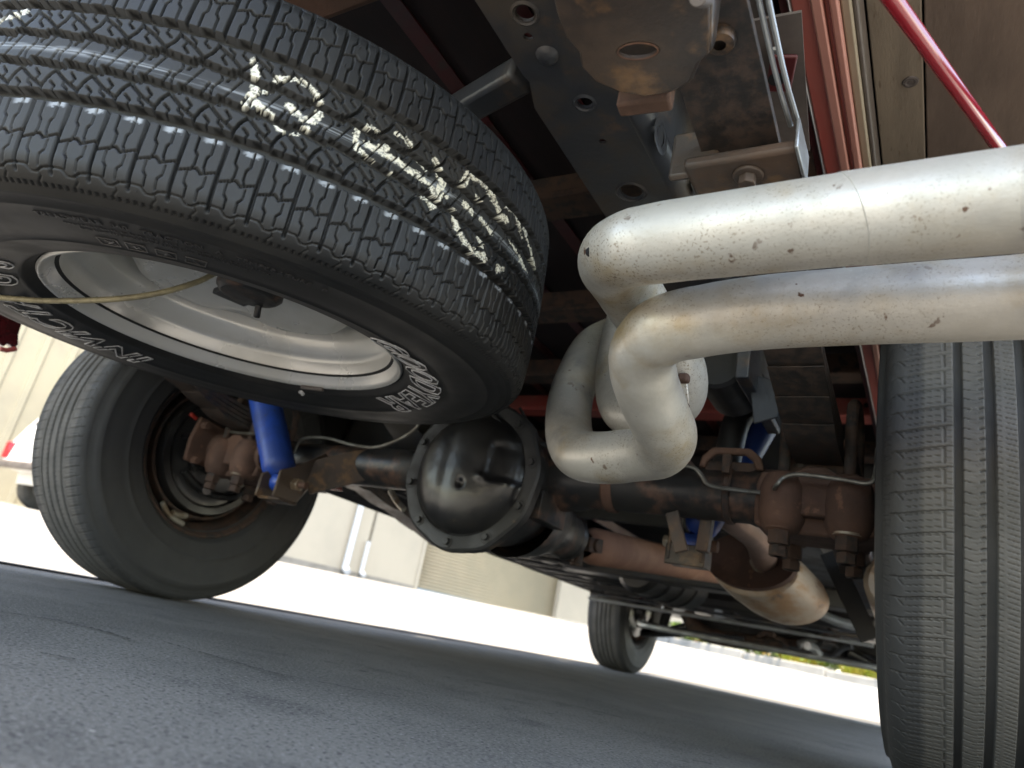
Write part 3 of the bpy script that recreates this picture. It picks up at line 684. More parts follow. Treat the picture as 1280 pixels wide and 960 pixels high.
for dx in (0, .009):
    mb = MB(); mb.tube([V(.688 + dx * .7, -.83, .552), V(.688 + dx * .7, -.70, .540), V(.692 + dx * .7, -.640, .530)], .0022, 8, smooth=3); P(mb, 'handbrake_cable', 'galv')
mb = MB(); mb.tube([V(.691, -.9, .556), V(.691, -.765, .546)], .0045, 8); P(mb, 'cable_sleeve', 'black_plain')

# axle seats, plates, U-bolts
def seat(sx):
    x0 = .645 * sx
    mb = MB()
    lob = [(.0, -.040), (.018, -.040), (.028, -.034), (.035, -.020), (.037, .0), (.036, .030), (.030, .046), (.022, .052), (0, .052)]
    for dx in (-.045, .045): mb.lathe(lob, V(x0 + dx, -.046, .336), (0, 0, 1), 28, fn=lambda i, r, h, a: (r * (1 + .10 * math.cos(2 * a)), h))
    mb.prism([(-.03, -.022), (.03, -.022), (.04, .0), (.04, .036), (.012, .052), (-.012, .052), (-.04, .036), (-.04, .0)], V(x0, -.066, .346), (1, 0, 0), (0, 0, 1), -.10)
    mb.prism([(-.085, -.036), (-.06, -.046), (.06, -.046), (.085, -.036), (.088, .02), (.08, .045), (-.08, .045), (-.088, .02)], V(x0, -.046, .346), (1, 0, 0), (0, 0, 1), -.10)
    o = P(mb, 'spring_plate', 'rust', bevel=.004, angle=50)
    for dx in (-.045, .045):
        for y in (-.058, .058):
            mb = MB(); pts = [V(x0 + dx, y, .262), V(x0 + dx, y, .47)]
            mb.tube(pts, .0085, 12); mb.hexnut(V(x0 + dx, y, .300), V(x0 + dx, y, .279), .0165); mb.hexnut(V(x0 + dx, y, .277), V(x0 + dx, y, .262), .014)
            P(mb, 'u_bolt', 'rust_dark', bevel=.0015)
            mb = MB(); mb.lathe([(.0, .0035), (.020, .003), (.021, 0), (0, 0)], V(x0 + dx, y, .304), (0, 0, -1), 24); P(mb, 'washer', 'zinc' if (dx > 0 and y < 0) else 'rust')
    for dx in (-.045, .045):
        mb = MB(); mb.tube([V(x0 + dx, -.058, .46), V(x0 + dx, -.05, .495), V(x0 + dx, -.02, .512), V(x0 + dx, .02, .512), V(x0 + dx, .05, .495), V(x0 + dx, .058, .46)], .0085, 10, smooth=3); P(mb, 'u_bolt_bow', 'rust_dark')
    # arched seat above the tube
    mb = MB(); mb.prism([(-.052, 0), (-.052, .058), (-.040, .070), (.040, .070), (.052, .058), (.052, 0), (.040, 0), (.040, .050), (.032, .057), (-.032, .057), (-.040, .050), (-.040, 0)], V(x0 + .0, -.048, .378), (1, 0, 0), (0, 0, 1), -.012)
    P(mb, 'spring_seat', 'rust', bevel=.003)
    mb = MB(); mb.prism([(-.050, 0), (-.050, .045), (.050, .045), (.050, 0)], V(x0, -.030, .385), (1, 0, 0), (0, 0, 1), -.07); P(mb, 'spring_seat', 'rust_dark', bevel=.003)
seat(1); seat(-1)
# second arch inboard (bump stop seat) on the right
mb = MB(); q = [(-.050, 0), (-.046, .018), (-.030, .034), (.030, .034), (.046, .020), (.052, 0), (.040, 0), (.034, .014), (.022, .023), (-.024, .023), (-.036, .012), (-.040, 0)]
mb.prism(q, V(.515, -.040, .395), (1, 0, 0), (0, 0, 1), -.012); P(mb, 'bump_stop_seat', 'rust', bevel=.003)
mb = MB(); mb.prism([(-.046, 0), (-.040, .018), (.040, .018), (.046, 0)], V(.515, -.025, .392), (1, 0, 0), (0, 0, 1), -.05); P(mb, 'bump_stop_seat', 'rust_dark', bevel=.003)
# spring perch casting on the left: a squat flange with two studs
mb = MB(); mb.prism([(-.055, -.05), (.055, -.05), (.06, .02), (.04, .055), (-.05, .06), (-.06, .0)], V(-.742, -.062, .365), (0, 1, 0), (0, 0, 1), .012)
mb.lathe([(.052, 0), (.048, .05), (.040, .1), (.040, .18)], V(-.735, -.02, .36), (1, 0, 0), 24)
P(mb, 'bearing_flange', 'rust', bevel=.004)
for (dy, dz) in ((-.095, -.04), (-.10, .045), (.035, .045), (.04, -.045)):
    mb = MB(); mb.hexnut(V(-.732, -.02 + dy + .02, .36 + dz), V(-.712, -.02 + dy + .02, .36 + dz), .009); P(mb, 'flange_bolt', 'rust')
# small bracket on the left tube (rusty collar)
mb = MB(); mb.lathe([(.044, 0), (.048, .004), (.048, .030), (.044, .034)], V(-.105, 0, AX), (1, 0, 0), 32); P(mb, 'tube_collar', 'rust'); mb = MB(); mb.lathe([(.044, 0), (.0465, .003), (.0465, .016), (.044, .02)], V(.30, 0, AX), (1, 0, 0), 32)
P(mb, 'tube_collar', 'rust')

# shock absorbers
ls0 = at(353, 604, 'y', -.135); ls1 = at(331, 500, 'y', -.115); ld = (ls1 - ls0).normalized()
mb = MB(); mb.lathe([(.012, .020), (.026, .028), (.0325, .038), (.0345, .050), (.0345, .40), (.030, .41)], ls0, ld, 36); P(mb, 'shock_absorber', 'blue')
mb = MB(); mb.cyl(ls0 + V(-.021, 0, 0), ls0 + V(.021, 0, 0), .0185, 24); P(mb, 'shock_eye', 'blue')
mb = MB(); mb.cyl(ls0 + V(-.0235, 0, 0), ls0 + V(.0235, 0, 0), .015, 24); P(mb, 'shock_bush', 'blue_light')
bk = [(-.034, -.030), (.030, -.034), (.040, -.004), (.030, .030), (-.010, .034), (-.034, .010)]
mb = MB()
mb.prism([(-.045, -.036), (.020, -.036), (.034, -.010), (.060, .030), (.10, .070), (.06, .085), (-.01, .034), (-.045, .018)], ls0 + V(.030, .0, 0), (0, 1, 0), (0, 0, 1), .006)
mb.prism([(-.035, -.036), (.020, -.036), (.030, -.010), (.060, .030), (.06, .06), (-.01, .026), (-.035, .010)], ls0 + V(-.032, .0, 0), (0, 1, 0), (0, 0, 1), .006)
mb.box(ls0 + V(0, .0, -.036), (.066, .05, .006)); mb.beam(ls0 + V(.03, .03, .02), V(ls0.x + .12, -.01, AX + .01), .07, .008, up=(0, 1, .3))
P(mb, 'shock_bracket', 'bracket', bevel=.003)
mb = MB(); mb.hexnut(ls0 + V(.034, 0, 0), ls0 + V(.052, 0, 0), .013); P(mb, 'shock_nut', 'zinc', bevel=.001)
mb = MB(); mb.cyl(ls0 + V(.050, 0, 0), ls0 + V(.070, 0, 0), .007, 12); P(mb, 'shock_bolt', 'rust')
# right one stands ahead of the axle
rs0 = at(863, 680, 'y', .10); rs1 = V(.545, .15, .60); rd = (rs1 - rs0).normalized()
mb = MB(); mb.lathe([(.012, .018), (.024, .026), (.030, .036), (.0315, .05), (.0315, .30), (.028, .31)], rs0, rd, 36); P(mb, 'shock_absorber', 'blue')
mb = MB(); mb.cyl(rs0 + V(-.021, 0, 0), rs0 + V(.021, 0, 0), .0185, 24); P(mb, 'shock_eye', 'blue')
mb = MB()
for dx in (-.032, .026): mb.prism([(-.03, -.034), (.03, -.034), (.026, .10), (-.026, .10)], rs0 + V(dx, 0, 0), (0, 1, 0), (0, 0, 1), .006)
mb.box(rs0 + V(0, -.024, -.024), (.070, .006, .036)); mb.box(rs0 + V(0, 0, -.036), (.066, .05, .006))
P(mb, 'shock_bracket', 'bracket', bevel=.002)
for sx, m_ in ((-1, 'zinc'), (1, 'rust')):
    mb = MB(); mb.hexnut(rs0 + V(.030 * sx + .002 * sx, 0, 0), rs0 + V(.048 * sx, 0, 0), .011); P(mb, 'shock_nut', m_, bevel=.001)
mb = MB(); mb.beam(at(840, 640, 'y', -.03), at(852, 690, 'y', -.03), .022, .008, up=(0, 1, 0)); P(mb, 'hanger_strap', 'rusty_plate', bevel=.002); mb = MB(); mb.beam(at(885, 645, 'y', .02), at(878, 690, 'y', .02), .02, .02, up=(0, 1, 0)); P(mb, 'hanger_strap', 'rusty_plate', bevel=.002)

# brake lines
mb = MB(); mb.tube([at(840, 580, 'y', -.06), at(866, 584, 'y', -.06), at(876, 593, 'y', -.06), at(886, 606, 'y', -.06), at(910, 611, 'y', -.058), at(960, 616, 'y', -.058), at(970, 607, 'y', -.098), at(980, 597, 'y', -.098), at(1000, 593, 'y', -.098), at(1050, 599, 'y', -.098), at(1085, 604, 'y', -.098), at(1094, 592, 'y', -.098), at(1097, 560, 'y', -.09)], .0032, 8, smooth=6); P(mb, 'brake_line', 'line')
mb = MB(); mb.tube([at(368, 566, 'y', -.06), at(374, 552, 'y', -.06), at(386, 547, 'y', -.06), at(410, 548, 'y', -.06), at(440, 556, 'y', -.06), at(468, 559, 'y', -.07), at(495, 551, 'y', -.08), at(518, 537, 'y', -.09), at(530, 520, 'y', -.10)], .0032, 8, smooth=6); P(mb, 'brake_line', 'line')
mb = MB(); mb.tube([at(285, 535, 'x', -.70), at(288, 540, 'x', -.68), at(330, 543, 'y', -.08)], .0035, 8, smooth=5); P(mb, 'brake_line', 'line')
mb = MB(); mb.tube([at(612, 512, 'y', -.12), at(625, 528, 'y', -.12), at(645, 545, 'y', -.11), at(668, 553, 'y', -.10), at(700, 562, 'y', -.08)], .0045, 8, smooth=6); P(mb, 'vent_hose', 'black_plain')
mb = MB(); mb.tube([at(650, 510, 'y', -.1), at(662, 535, 'y', -.1), at(664, 560, 'y', -.1)], .003, 8, smooth=6); P(mb, 'vent_hose', 'black_plain')
mb = MB(); mb.lathe([(.044, 0), (.0465, .002), (.0465, .010), (.044, .012)], V(.507, 0, AX), (1, 0, 0), 32); mb.box(V(.513, -.050, .398), (.012, .012, .03)); P(mb, 'line_clip', 'rust_dark')

# tail pipes
PR = .0318
up = [at(1500, 226, 'd', .36), at(1280, 249, 'd', .43), at(1060, 274, 'd', .485), at(900, 294, 'd', .535), at(825, 304, 'd', .562), at(781, 313, 'd', .590), at(766, 327, 'd', .640), at(780, 352, 'd', .690), at(800, 385, 'd', .735), at(828, 425, 'd', .78), at(847, 462, 'd', .81), at(846, 497, 'd', .84), at(815, 519, 'd', .88), at(783, 512, 'd', .92), at(773, 480, 'd', .97), at(778, 430, 'd', 1.02), at(790, 380, 'd', 1.08)]
wv = lambda n: [PR * (1 + .012 * mnoise.noise(V(k * .9, n, 2.)) - .03 * (k in (18, 19, 20, 21, 34, 35, 36))) for k in range(60)]
mb = MB(); mb.tube(up, wv(1), 40, smooth=10); P(mb, 'tailpipe', 'alum', angle=80)
lo = [at(1500, 350, 'd', .46), at(1280, 371, 'd', .525), at(1100, 381, 'd', .57), at(960, 390, 'd', .605), at(880, 401, 'd', .625), at(828, 414, 'd', .64), at(803, 440, 'd', .665), at(806, 475, 'd', .69), at(821, 515, 'd', .72), at(833, 545, 'd', .75), at(822, 563, 'd', .79), at(790, 569, 'd', .83), at(750, 572, 'd', .87), at(722, 566, 'd', .91), at(711, 540, 'd', .96), at(713, 500, 'd', 1.01), at(727, 460, 'd', 1.07), at(745, 432, 'd', 1.13), at(775, 415, 'd', 1.25)]
mb = MB(); mb.tube(lo, wv(5), 40, smooth=10); P(mb, 'tailpipe', 'alum', angle=80)
# slipped joints (pipe swelled over pipe) near the right
d = (up[2] - up[1]).normalized(); c = up[2]
mb = MB(); mb.lathe([(PR - .0003, 0), (PR + .0004, .001), (PR + .0004, .09), (PR + .0002, .25)], c, -d, 48, fn=lambda i, r, h, a: (r, h + .016 * math.cos(a - 1) * (i < 2))); P(mb, 'pipe_sleeve', 'alum', angle=20)
# mitre weld ridge and hole in the bend
mb = MB(); mb.tube([at(795, 500, 'd', .672), at(806, 522, 'd', .690), at(820, 545, 'd', .71), at(833, 563, 'd', .722)], .0022, 8, smooth=5); P(mb, 'weld_seam', 'alum')
mb = MB(); mb.lathe([(0, .0012), (.0034, .0010), (.0042, 0)], at(738, 315, 'd', .585), V(*(CAM_POS)) - at(738, 315, 'd', .585), 14); P(mb, 'rust_hole', 'hole')
mb = MB(); mb.beam(at(855, 477, 'd', .775), at(858, 505, 'd', .775), .007, .004, up=(0, 1, 0)); P(mb, 'hanger_tab', 'alum', bevel=.001)
mb = MB(); mb.box(at(855, 473, 'd', .772), (.012, .012, .010)); mb.box(at(856, 510, 'd', .772), (.010, .01, .010)); P(mb, 'hanger_weld', 'rust', bevel=.003)
# muffler and its inlet
mc = at(936, 700, 'y', .42); md = V(.13, .97, -.10).normalized()
mb = MB(); mb.lathe([(.0, .012), (.06, .012), (.096, .006), (.104, 0), (.106, .006), (.106, .016), (.100, .02)], mc, md, 64, fn=lambda i, r, h, a: (r * .92 / math.sqrt(math.cos(a) ** 2 + (math.sin(a) / .62) ** 2), h)); 
o = P(mb, 'muffler_cap', 'rust', angle=40)
mb = MB(); mb.lathe([(0, .019), (.092, .019), (.100, .022), (.103, .035), (.108, .10), (.108, .21), (.100, .27), (.06, .31), (0, .32)], mc + V(.003, 0, -.010), md, 64, fn=lambda i, r, h, a: (r * .92 / math.sqrt(math.cos(a) ** 2 + (math.sin(a) / .66) ** 2), h + .05 * (i < 2) * (a > math.pi) * 0)); P(mb, 'muffler', 'cream_rust', angle=50)
mb = MB(); mb.tube([mc + md * .01 + V(.028, 0, .008), at(945, 672, 'y', .30), at(905, 640, 'y', .18), at(860, 600, 'y', .12), at(800, 520, 'y', .10), at(790, 440, 'y', .0)], .027, 24, smooth=8); P(mb, 'muffler_pipe', 'pink_pipe')
mb = MB(); mb.tube([mc + md * .012 + V(.028 + .028 * math.cos(a), -.003, .008 + .028 * math.sin(a)) for a in [math.pi * (1.05 + k / 12) for k in range(11)]], .003, 6); P(mb, 'weld_seam', 'zinc')
# second muffler, nearly hidden by the right tyre
mc2 = V(.765, .52, .33); mb = MB(); mb.lathe([(0, 0), (.09, 0), (.10, .01), (.10, .45), (.06, .5), (0, .5)], mc2, V(-.02, 1, -.02), 48, fn=lambda i, r, h, a: (r * (.62 + .38 * abs(math.cos(a)) ** 1.3), h)); P(mb, 'muffler', 'cream_rust')

# frame rails: bottom sheet with holes plus webs
RX0, RX1, RZ = .436, .530, .600
def holes_on_rail(lst, z): 
    out = []
    for px, py, rx, ry in lst:
        c = at(px, py, 'z', z); out.append(oval(c.x, c.y, rx, ry, 16))
    return out
hl = holes_on_rail([(656, 17, .009, .009), (660, 46, .0045, .0045), (731, 129, .008, .0075), (753, 177, .0045, .0045), (789, 240, .013, .0155)], RZ)
def rail_z(y): return float(np.interp(y, [-1.10, -.2, .25, .62, 4.1], [0, 0, -.01, -.17, -.17]))
def step_x(y): return 0
outl = [(RX0 + .010, -1.10), (RX0 + .010, -.70), (RX0 + .012, -.690), (RX0, -.655), (RX0 - .001, -.25), (RX1 - .004, -.25), (RX1 - .004, -1.10)]
plate(outl, hl, (0, 0, RZ), (1, 0, 0), (0, 1, 0), .004, 'frame_rail', 'frame', truck)
# rounded corner and outer web, web carries the slot
mb = MB(); n = 6; prof = [(RX1 - .004, RZ)] + [(RX1 - .004 + .020 * math.sin(math.pi / 2 * k / n), RZ + .020 - .020 * math.cos(math.pi / 2 * k / n)) for k in range(1, n + 1)]
vs = []; 
for y in (-1.10, -.25):
    for (x, z) in prof: vs.append((x, y, z))
    for (x, z) in prof[::-1]: vs.append((x - .003 * 1, y, z + .003))
m2 = len(prof) * 2; mb.add(vs, [(i, (i + 1) % m2, m2 + (i + 1) % m2, m2 + i) for i in range(m2)]); P(mb, 'rail_corner', 'frame', angle=60)
wx = RX1 + .016
def webpt(px, py): p = at(px, py, 'x', wx); return p.y, p.z
c = webpt(826, 170); c2 = webpt(863, 214)
plate([(-1.10, RZ + .0195), (-.25, RZ + .0195), (-.25, .76), (-1.10, .76)], [oval(c[0], c[1], .008, .0125, 16)], (wx - .004, 0, 0), (0, 1, 0), (0, 0, 1), .004, 'rail_web', 'frame', truck)
mb = MB(); mb.lathe([(.011, 0), (.016, .0012), (.020, 0)], V(wx + .0002, c[0], c[1]), (1, 0, 0), 28); P(mb, 'slot_rim', 'frame')
for (px, py, z) in ((656, 17, .010), (731, 129, .0085), (789, 240, .0155)):
    q = at(px, py, 'z', RZ); mb = MB(); mb.lathe([(z, .0), (z + .0015, .0016), (z + .004, .0)], V(q.x, q.y, RZ - .0002), (0, 0, -1), 24); P(mb, 'hole_rim', 'frame')
q = at(684, 69, 'z', RZ); mb = MB(); mb.lathe([(0, .006), (.006, .0055), (.010, .003), (.0115, 0)], V(q.x, q.y, RZ), (0, 0, -1), 20); P(mb, 'rivet', 'frame')
# the far parts of both rails, kicked over the axle
for sx in (1, -1):
    mb = MB(); ys = [-.25, .0, .25, .42, .62, 1.2, 2.4, 4.05] if sx > 0 else [-1.10, -.25, .0, .25, .42, .62, 1.2, 2.4, 4.05]
    for a, b in zip(ys, ys[1:]):
        za, zb = RZ + rail_z(a), RZ + rail_z(b); xa, xb_ = RX0 * sx, (RX1 + .016) * sx
        for (z0, z1) in ((0, .005), (.155, .16)):
            mb.add([(xa, a, za + z0), (xb_, a, za + z0), (xb_, b, zb + z0), (xa, b, zb + z0), (xa, a, za + z1), (xb_, a, za + z1), (xb_, b, zb + z1), (xa, b, zb + z1)], [(0, 1, 2, 3), (7, 6, 5, 4), (0, 4, 5, 1), (1, 5, 6, 2), (2, 6, 7, 3), (3, 7, 4, 0)])
        xo = xb_ - .005 * sx
        mb.add([(xo, a, za + .005), (xb_, a, za + .005), (xb_, b, zb + .005), (xo, b, zb + .005), (xo, a, za + .155), (xb_, a, za + .155), (xb_, b, zb + .155), (xo, b, zb + .155)], [(0, 1, 2, 3), (7, 6, 5, 4), (0, 4, 5, 1), (1, 5, 6, 2), (2, 6, 7, 3), (3, 7, 4, 0)])
    P(mb, 'frame_rail', 'frame_clean')
# bolt and clip on the web
b0 = at(868, 213, 'x', wx + .002)
mb = MB(); mb.beam(b0 + V(.004, 0, .022), b0 + V(.004, 0, -.03), .022, .006, up=(1, 0, 0)); P(mb, 'web_clip', 'galv', bevel=.003)
mb = MB(); mb.hexnut(b0 + V(.006, 0, 0), b0 + V(.016, 0, 0), .008); mb.cyl(b0 + V(.014, 0, 0), b0 + V(.028, 0, 0), .0045, 12); P(mb, 'web_bolt', 'rust', bevel=.001)

# bumper bracket: pressed trough with an oval hole
BZ = .49
def bp(px, py): p = at(px, py, 'z', BZ); return (p.x, p.y)
ol = [bp(680, -60), bp(696, 18), bp(708, 48), bp(724, 66), bp(727, 84), bp(745, 103), bp(775, 116), bp(806, 121), bp(838, 116), bp(862, 104), bp(872, 80), bp(886, 68), bp(888, -60)]
hc = bp(797, 64); ccx = bp(805, 40)[0]
hole = oval(hc[0], hc[1], .0145, .0075, 22, rot=math.radians(12))
plate(ol, [hole], (0, 0, BZ), (1, 0, 0), (0, 1, 0), .005, 'bumper_bracket', 'bracket', truck, bevel=.0015)
mb = MB(); loop = ol; vs = []; n = len(loop)
ccy = bp(800, -30)[1]
for lv, (k, z) in enumerate(((1.0, BZ + .003), (1.04, BZ + .008), (1.06, BZ + .018), (1.06, BZ + .075))):
    for (x, y) in loop: vs.append((ccx + (x - ccx) * k, ccy + (y - ccy) * k, z))
mb.add(vs, [(l * n + i, l * n + i + 1, (l + 1) * n + i + 1, (l + 1) * n + i) for l in range(3) for i in range(n - 1)]); o = P(mb, 'bracket_side', 'bracket', angle=70); s_ = o.modifiers.new('thick', 'SOLIDIFY'); s_.thickness = .004
mb = MB(); mb.tube([V(x, y, BZ - .0002) for x, y in hole + hole[:1]], .0007, 6); P(mb, 'hole_lip', 'rust')
mb = MB(); mb.beam(at(775, 122, 'z', .52), at(842, 113, 'z', .52), .016, .03); P(mb, 'bracket_gusset', 'rust', bevel=.003)
mb = MB(); mb.cyl(at(872, -4, 'z', .478), at(882, -2, 'z', .49), .006, 16); P(mb, 'bracket_bolt', 'plate_gray')

# crossmembers and bed sills
mb = MB(); mb.beam(V(-.44, -.80, .71), V(.44, -.80, .71), .07, .05); P(mb, 'frame_crossmember', 'rust', bevel=.008)
s0 = at(655, 92, 'z', .645); s1 = at(575, 138, 'z', .655)
mb = MB(); mb.beam(s0, s1 + (s1 - s0) * 1.2, .034, .03); P(mb, 'spare_carrier_arm', 'frame', bevel=.006)
q = at(635, 92, 'z', .64); mb = MB(); mb.cyl(q, q + V(0, 0, -.004), .003, 10); P(mb, 'arm_rivet', 'rust')
for (y, m_) in ((-1.0, 'rust_dark'), (-.335, 'rust_dark'), (.02, 'rust_dark'), (.36, 'rust_dark'), (.62, 'red'), (.95, 'rust_dark')):
    mb = MB(); mb.prism([(-.03, 0), (.03, 0), (.03, .012), (.018, .012), (.018, .05), (-.018, .05), (-.018, .012), (-.03, .012)], V(-.66, y, .715), (0, 1, 0), (0, 0, 1), 1.325); P(mb, 'bed_sill', m_, bevel=.002)
q = at(1089, 510, 'y', .59)
mb = MB(); mb.lathe([(0, .001), (.006, .001), (.006, 0)], V(q.x - .01, .589, .742), (0, -1, 0), 12); P(mb, 'sill_hole', 'hole')
mb = MB(); mb.box((0, -.03, .812), (1.94, 2.16, .010)); P(mb, 'light_block_deck', 'black_plain')  # sheet added above the boards to stop light slits at the joints
# bed floor boards with dividing strips
bx = [-.985, -.86, -.735]
for (x0, x1, m_) in ((-.98, -.86, 'wood'), (-.857, -.735, 'wood'), (.733, .7845, 'wood'), (.7865, .985, 'wood_dark')):
    mb = MB(); mb.box(((x0 + x1) / 2, -.03, .794), (x1 - x0, 2.18, .022)); P(mb, 'bed_board', m_, bevel=.0015)
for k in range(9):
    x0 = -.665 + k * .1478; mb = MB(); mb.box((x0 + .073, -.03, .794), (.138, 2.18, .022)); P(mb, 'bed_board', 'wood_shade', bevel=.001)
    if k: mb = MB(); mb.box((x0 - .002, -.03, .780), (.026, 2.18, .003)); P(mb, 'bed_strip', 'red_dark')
q = at(1138, 102, 'z', .783); mb = MB(); mb.lathe([(.003, .001), (.0055, .0022), (.008, .0018), (.009, 0)], V(q.x, q.y, .783), (0, 0, -1), 20); mb.cyl(V(q.x, q.y, .783), V(q.x, q.y, .7815), .0035, 8); P(mb, 'board_screw', 'plate_gray')
# stepped side sill of the bed: red and faded strips running fore and aft
def strip(xa, xb_, z, m_, name='side_sill', h=.03):
    mb = MB(); mb.box(((xa + xb_) / 2, -.03, z + h / 2), (xb_ - xa, 2.18, h)); P(mb, name, m_, bevel=.002)
strip(.6740, .6765, .700, 'galv', 'sill_edge', .02); strip(.6765, .694, .704, 'red', h=.06); strip(.6942, .7045, .699, 'red_pink', h=.06); strip(.7048, .7095, .707, 'red', h=.05); strip(.7098, .7175, .701, 'red_pink', h=.05); strip(.7178, .727, .713, 'tan', h=.05); strip(.7272, .7325, .722, 'plate_gray', h=.05)
strip(.664, .6735, .712, 'red_dark', h=.05)
strip(-.7325, -.674, .704, 'rust_dark', h=.05)
mb = MB(); mb.box((0, 1.04, .71), (1.30, .02, .44)); P(mb, 'light_block_panel', 'black_plain', bevel=.004)  # dark panel added to close the bright gaps beside the right shock
# sheet metal and bracket between spring and side sill
mb = MB(); mb.beam(at(968, 20, 'z', .64), at(985, 190, 'z', .64), .045, .003); P(mb, 'inner_panel', 'plate_gray')
q = at(969, 64, 'z', .636); mb = MB(); mb.lathe([(0, .003), (.004, .0025), (.0055, 0)], q, (0, 0, -1), 16); P(mb, 'panel_rivet', 'galv')
mb = MB(); mb.beam(at(960, 92, 'z', .625), at(993, 92, 'z', .625), .045, .004); P(mb, 'side_bracket', 'red_dark', bevel=.002)
q = at(971, 99, 'z', .622); mb = MB(); mb.lathe([(0, .0008), (.008, .0006), (.008, 0)], q, (0, 0, -1), 20); P(mb, 'bracket_hole', 'hole')
mb = MB(); mb.box((.60, -.58, .755), (.10, 1.1, .006)); P(mb, 'inner_panel', 'plate_gray')
# brace rod
r0 = at(1086, -42, 'z', .50); r1 = at(1262, 203, 'z', .60)
mb = MB(); mb.tube([r0 + (r0 - r1) * .3, r1], .0058, 24); P(mb, 'brace_rod', 'red_rod')
# spring and shock mounts on the rail above the axle
mb = MB(); mb.beam(at(950, 470, 'y', -.05), at(1010, 600, 'y', -.0), .012, .05, up=(0, 1, 0)); mb.beam(V(.55, -.16, .56), V(.55, .10, .56), .02, .12)
mb.prism([(0, 0), (.035, .012), (.03, .07), (-.015, .085)], at(942, 530, 'y', -.10), (1, 0, 0), (0, 0, 1), -.004); P(mb, 'spring_hanger', 'frame', bevel=.003)
mb = MB(); mb.cyl(V(.50, -.12, .545), V(.50, .02, .545), .045, 24); P(mb, 'bump_stop', 'black_plain')
mb = MB(); mb.tube([at(905, 600, 'y', .06), at(912, 560, 'y', .07), at(925, 520, 'y', .08), at(960, 490, 'y', .1)], .024, 16, smooth=5); P(mb, 'shock_boot', 'black_plain')

mb = MB(); mb.box((-.60, .72, .60), (.40, .62, .28)); P(mb, 'light_block_box', 'black_plain', bevel=.04)  # dark box added to block the bright gap behind the axle
mb = MB(); mb.box((-.80, .66, .62), (.02, .8, .34)); P(mb, 'light_block_sheet', 'black_plain', bevel=.003)  # dark upright sheet added to block the same gap at the left
# forward parts under the cab
mb = MB(); mb.box((-.60, 1.75, .47), (.52, 2.2, .02)); mb.box((.60, 1.75, .49), (.52, 2.2, .02)); mb.box((0, 1.9, .62), (.80, 2.0, .02)); P(mb, 'cab_floor', 'black_plain')
mb = MB(); mb.prism([(0, 0), (.03, -.012), (.05, .02), (.05, .12), (0, .12)], V(-.90, .36, .395), (1, 0, 0), (0, 0, 1), -2.45); P(mb, 'rocker_panel', 'black_plain', bevel=.004)
for k in range(7):
    y = 1.25 + k * .19
    mb = MB(); mb.tube([V(-.86, y, .405), V(-.80, y + .01, .392), V(-.40, y + .05, .392), V(-.34, y + .06, .41)], .012, 10); P(mb, 'floor_rib', 'black_gloss')
for x in (-.62, -.42):
    mb = MB(); mb.beam(V(x, 1.2, .40), V(x + .02, 2.6, .40), .05, .02); P(mb, 'floor_channel', 'black_gloss', bevel=.005)
mb = MB(); mb.lathe([(0, -.22), (.08, -.22), (.10, -.20), (.10, .20), (.08, .22), (0, .22)], V(-.16, 1.75, .42), (.2, 1, 0), 32); P(mb, 'transmission_pan', 'black_gloss')
for k in range(3):
    mb = MB(); mb.lathe([(.1, -.012), (.108, -.008), (.108, .008), (.1, .012)], V(-.16 + .1 * (k - 1) * .2, 1.75 + (k - 1) * .1, .42), (.2, 1, 0), 32); P(mb, 'pan_rib', 'black_gloss')
for dz, dy, m_ in ((0, 0, 'galv'), (-.026, -.01, 'galv'), (.06, .05, 'black_plain')):
    a = at(738, 741, 'y', 2.2) + V(0, dy, dz); b = at(1092, 799, 'y', 2.2) + V(0, dy, dz)
    mb = MB(); mb.tube([a, b], .0085 if m_ == 'galv' else .04, 10); P(mb, 'cross_tube', m_ if dz else 'frame')
mb = MB(); mb.tube([at(1020, 765, 'y', 1.5), at(1050, 778, 'y', 1.5), at(1085, 785, 'y', 1.5)], .016, 12, smooth=4); P(mb, 'crossmember_edge', 'galv')
mb = MB(); mb.beam(V(-.5, 1.55, .40), V(.62, 1.55, .40), .12, .06); P(mb, 'transmission_crossmember', 'frame_clean', bevel=.008)
mb = MB(); mb.tube([at(858, 765, 'y', 3.1), at(868, 782, 'y', 3.1), at(890, 795, 'y', 3.1), at(940, 803, 'y', 3.1), at(1000, 808, 'y', 3.1), at(1030, 803, 'y', 3.1), at(1042, 788, 'y', 3.1)], .042, 20, smooth=6); P(mb, 'crossover_pipe', 'rust_dark')
mb = MB(); mb.beam(V(-.42, 3.25, .34), V(.55, 3.25, .34), .14, .12); P(mb, 'front_crossmember', 'black_plain', bevel=.02)
mb = MB(); mb.lathe([(0, -.3), (.15, -.3), (.17, -.25), (.17, .25), (.15, .3), (0, .3)], V(.05, 2.75, .52), (0, 1, 0), 24); mb.box((.05, 3.2, .60), (.5, .7, .4)); P(mb, 'engine', 'black_plain', bevel=.02)
r5 = random.Random(11)
for k in range(16):
    px = r5.uniform(900, 1085); py = 778 + (px - 860) * .19 + r5.uniform(-6, 8); c_ = at(px, py, 'y', r5.uniform(2.6, 3.5)); a_ = V(r5.uniform(-1, 1), r5.uniform(-1, 1), r5.uniform(-.4, .4)).normalized()
    mb = MB(); mb.tube([c_ - a_ * .05, c_ + V(0, 0, .012), c_ + a_ * .05], r5.choice((.008, .012, .02)), 8, smooth=3); P(mb, 'engine_fitting', r5.choice(('galv', 'black_gloss', 'frame', 'rust_dark')))
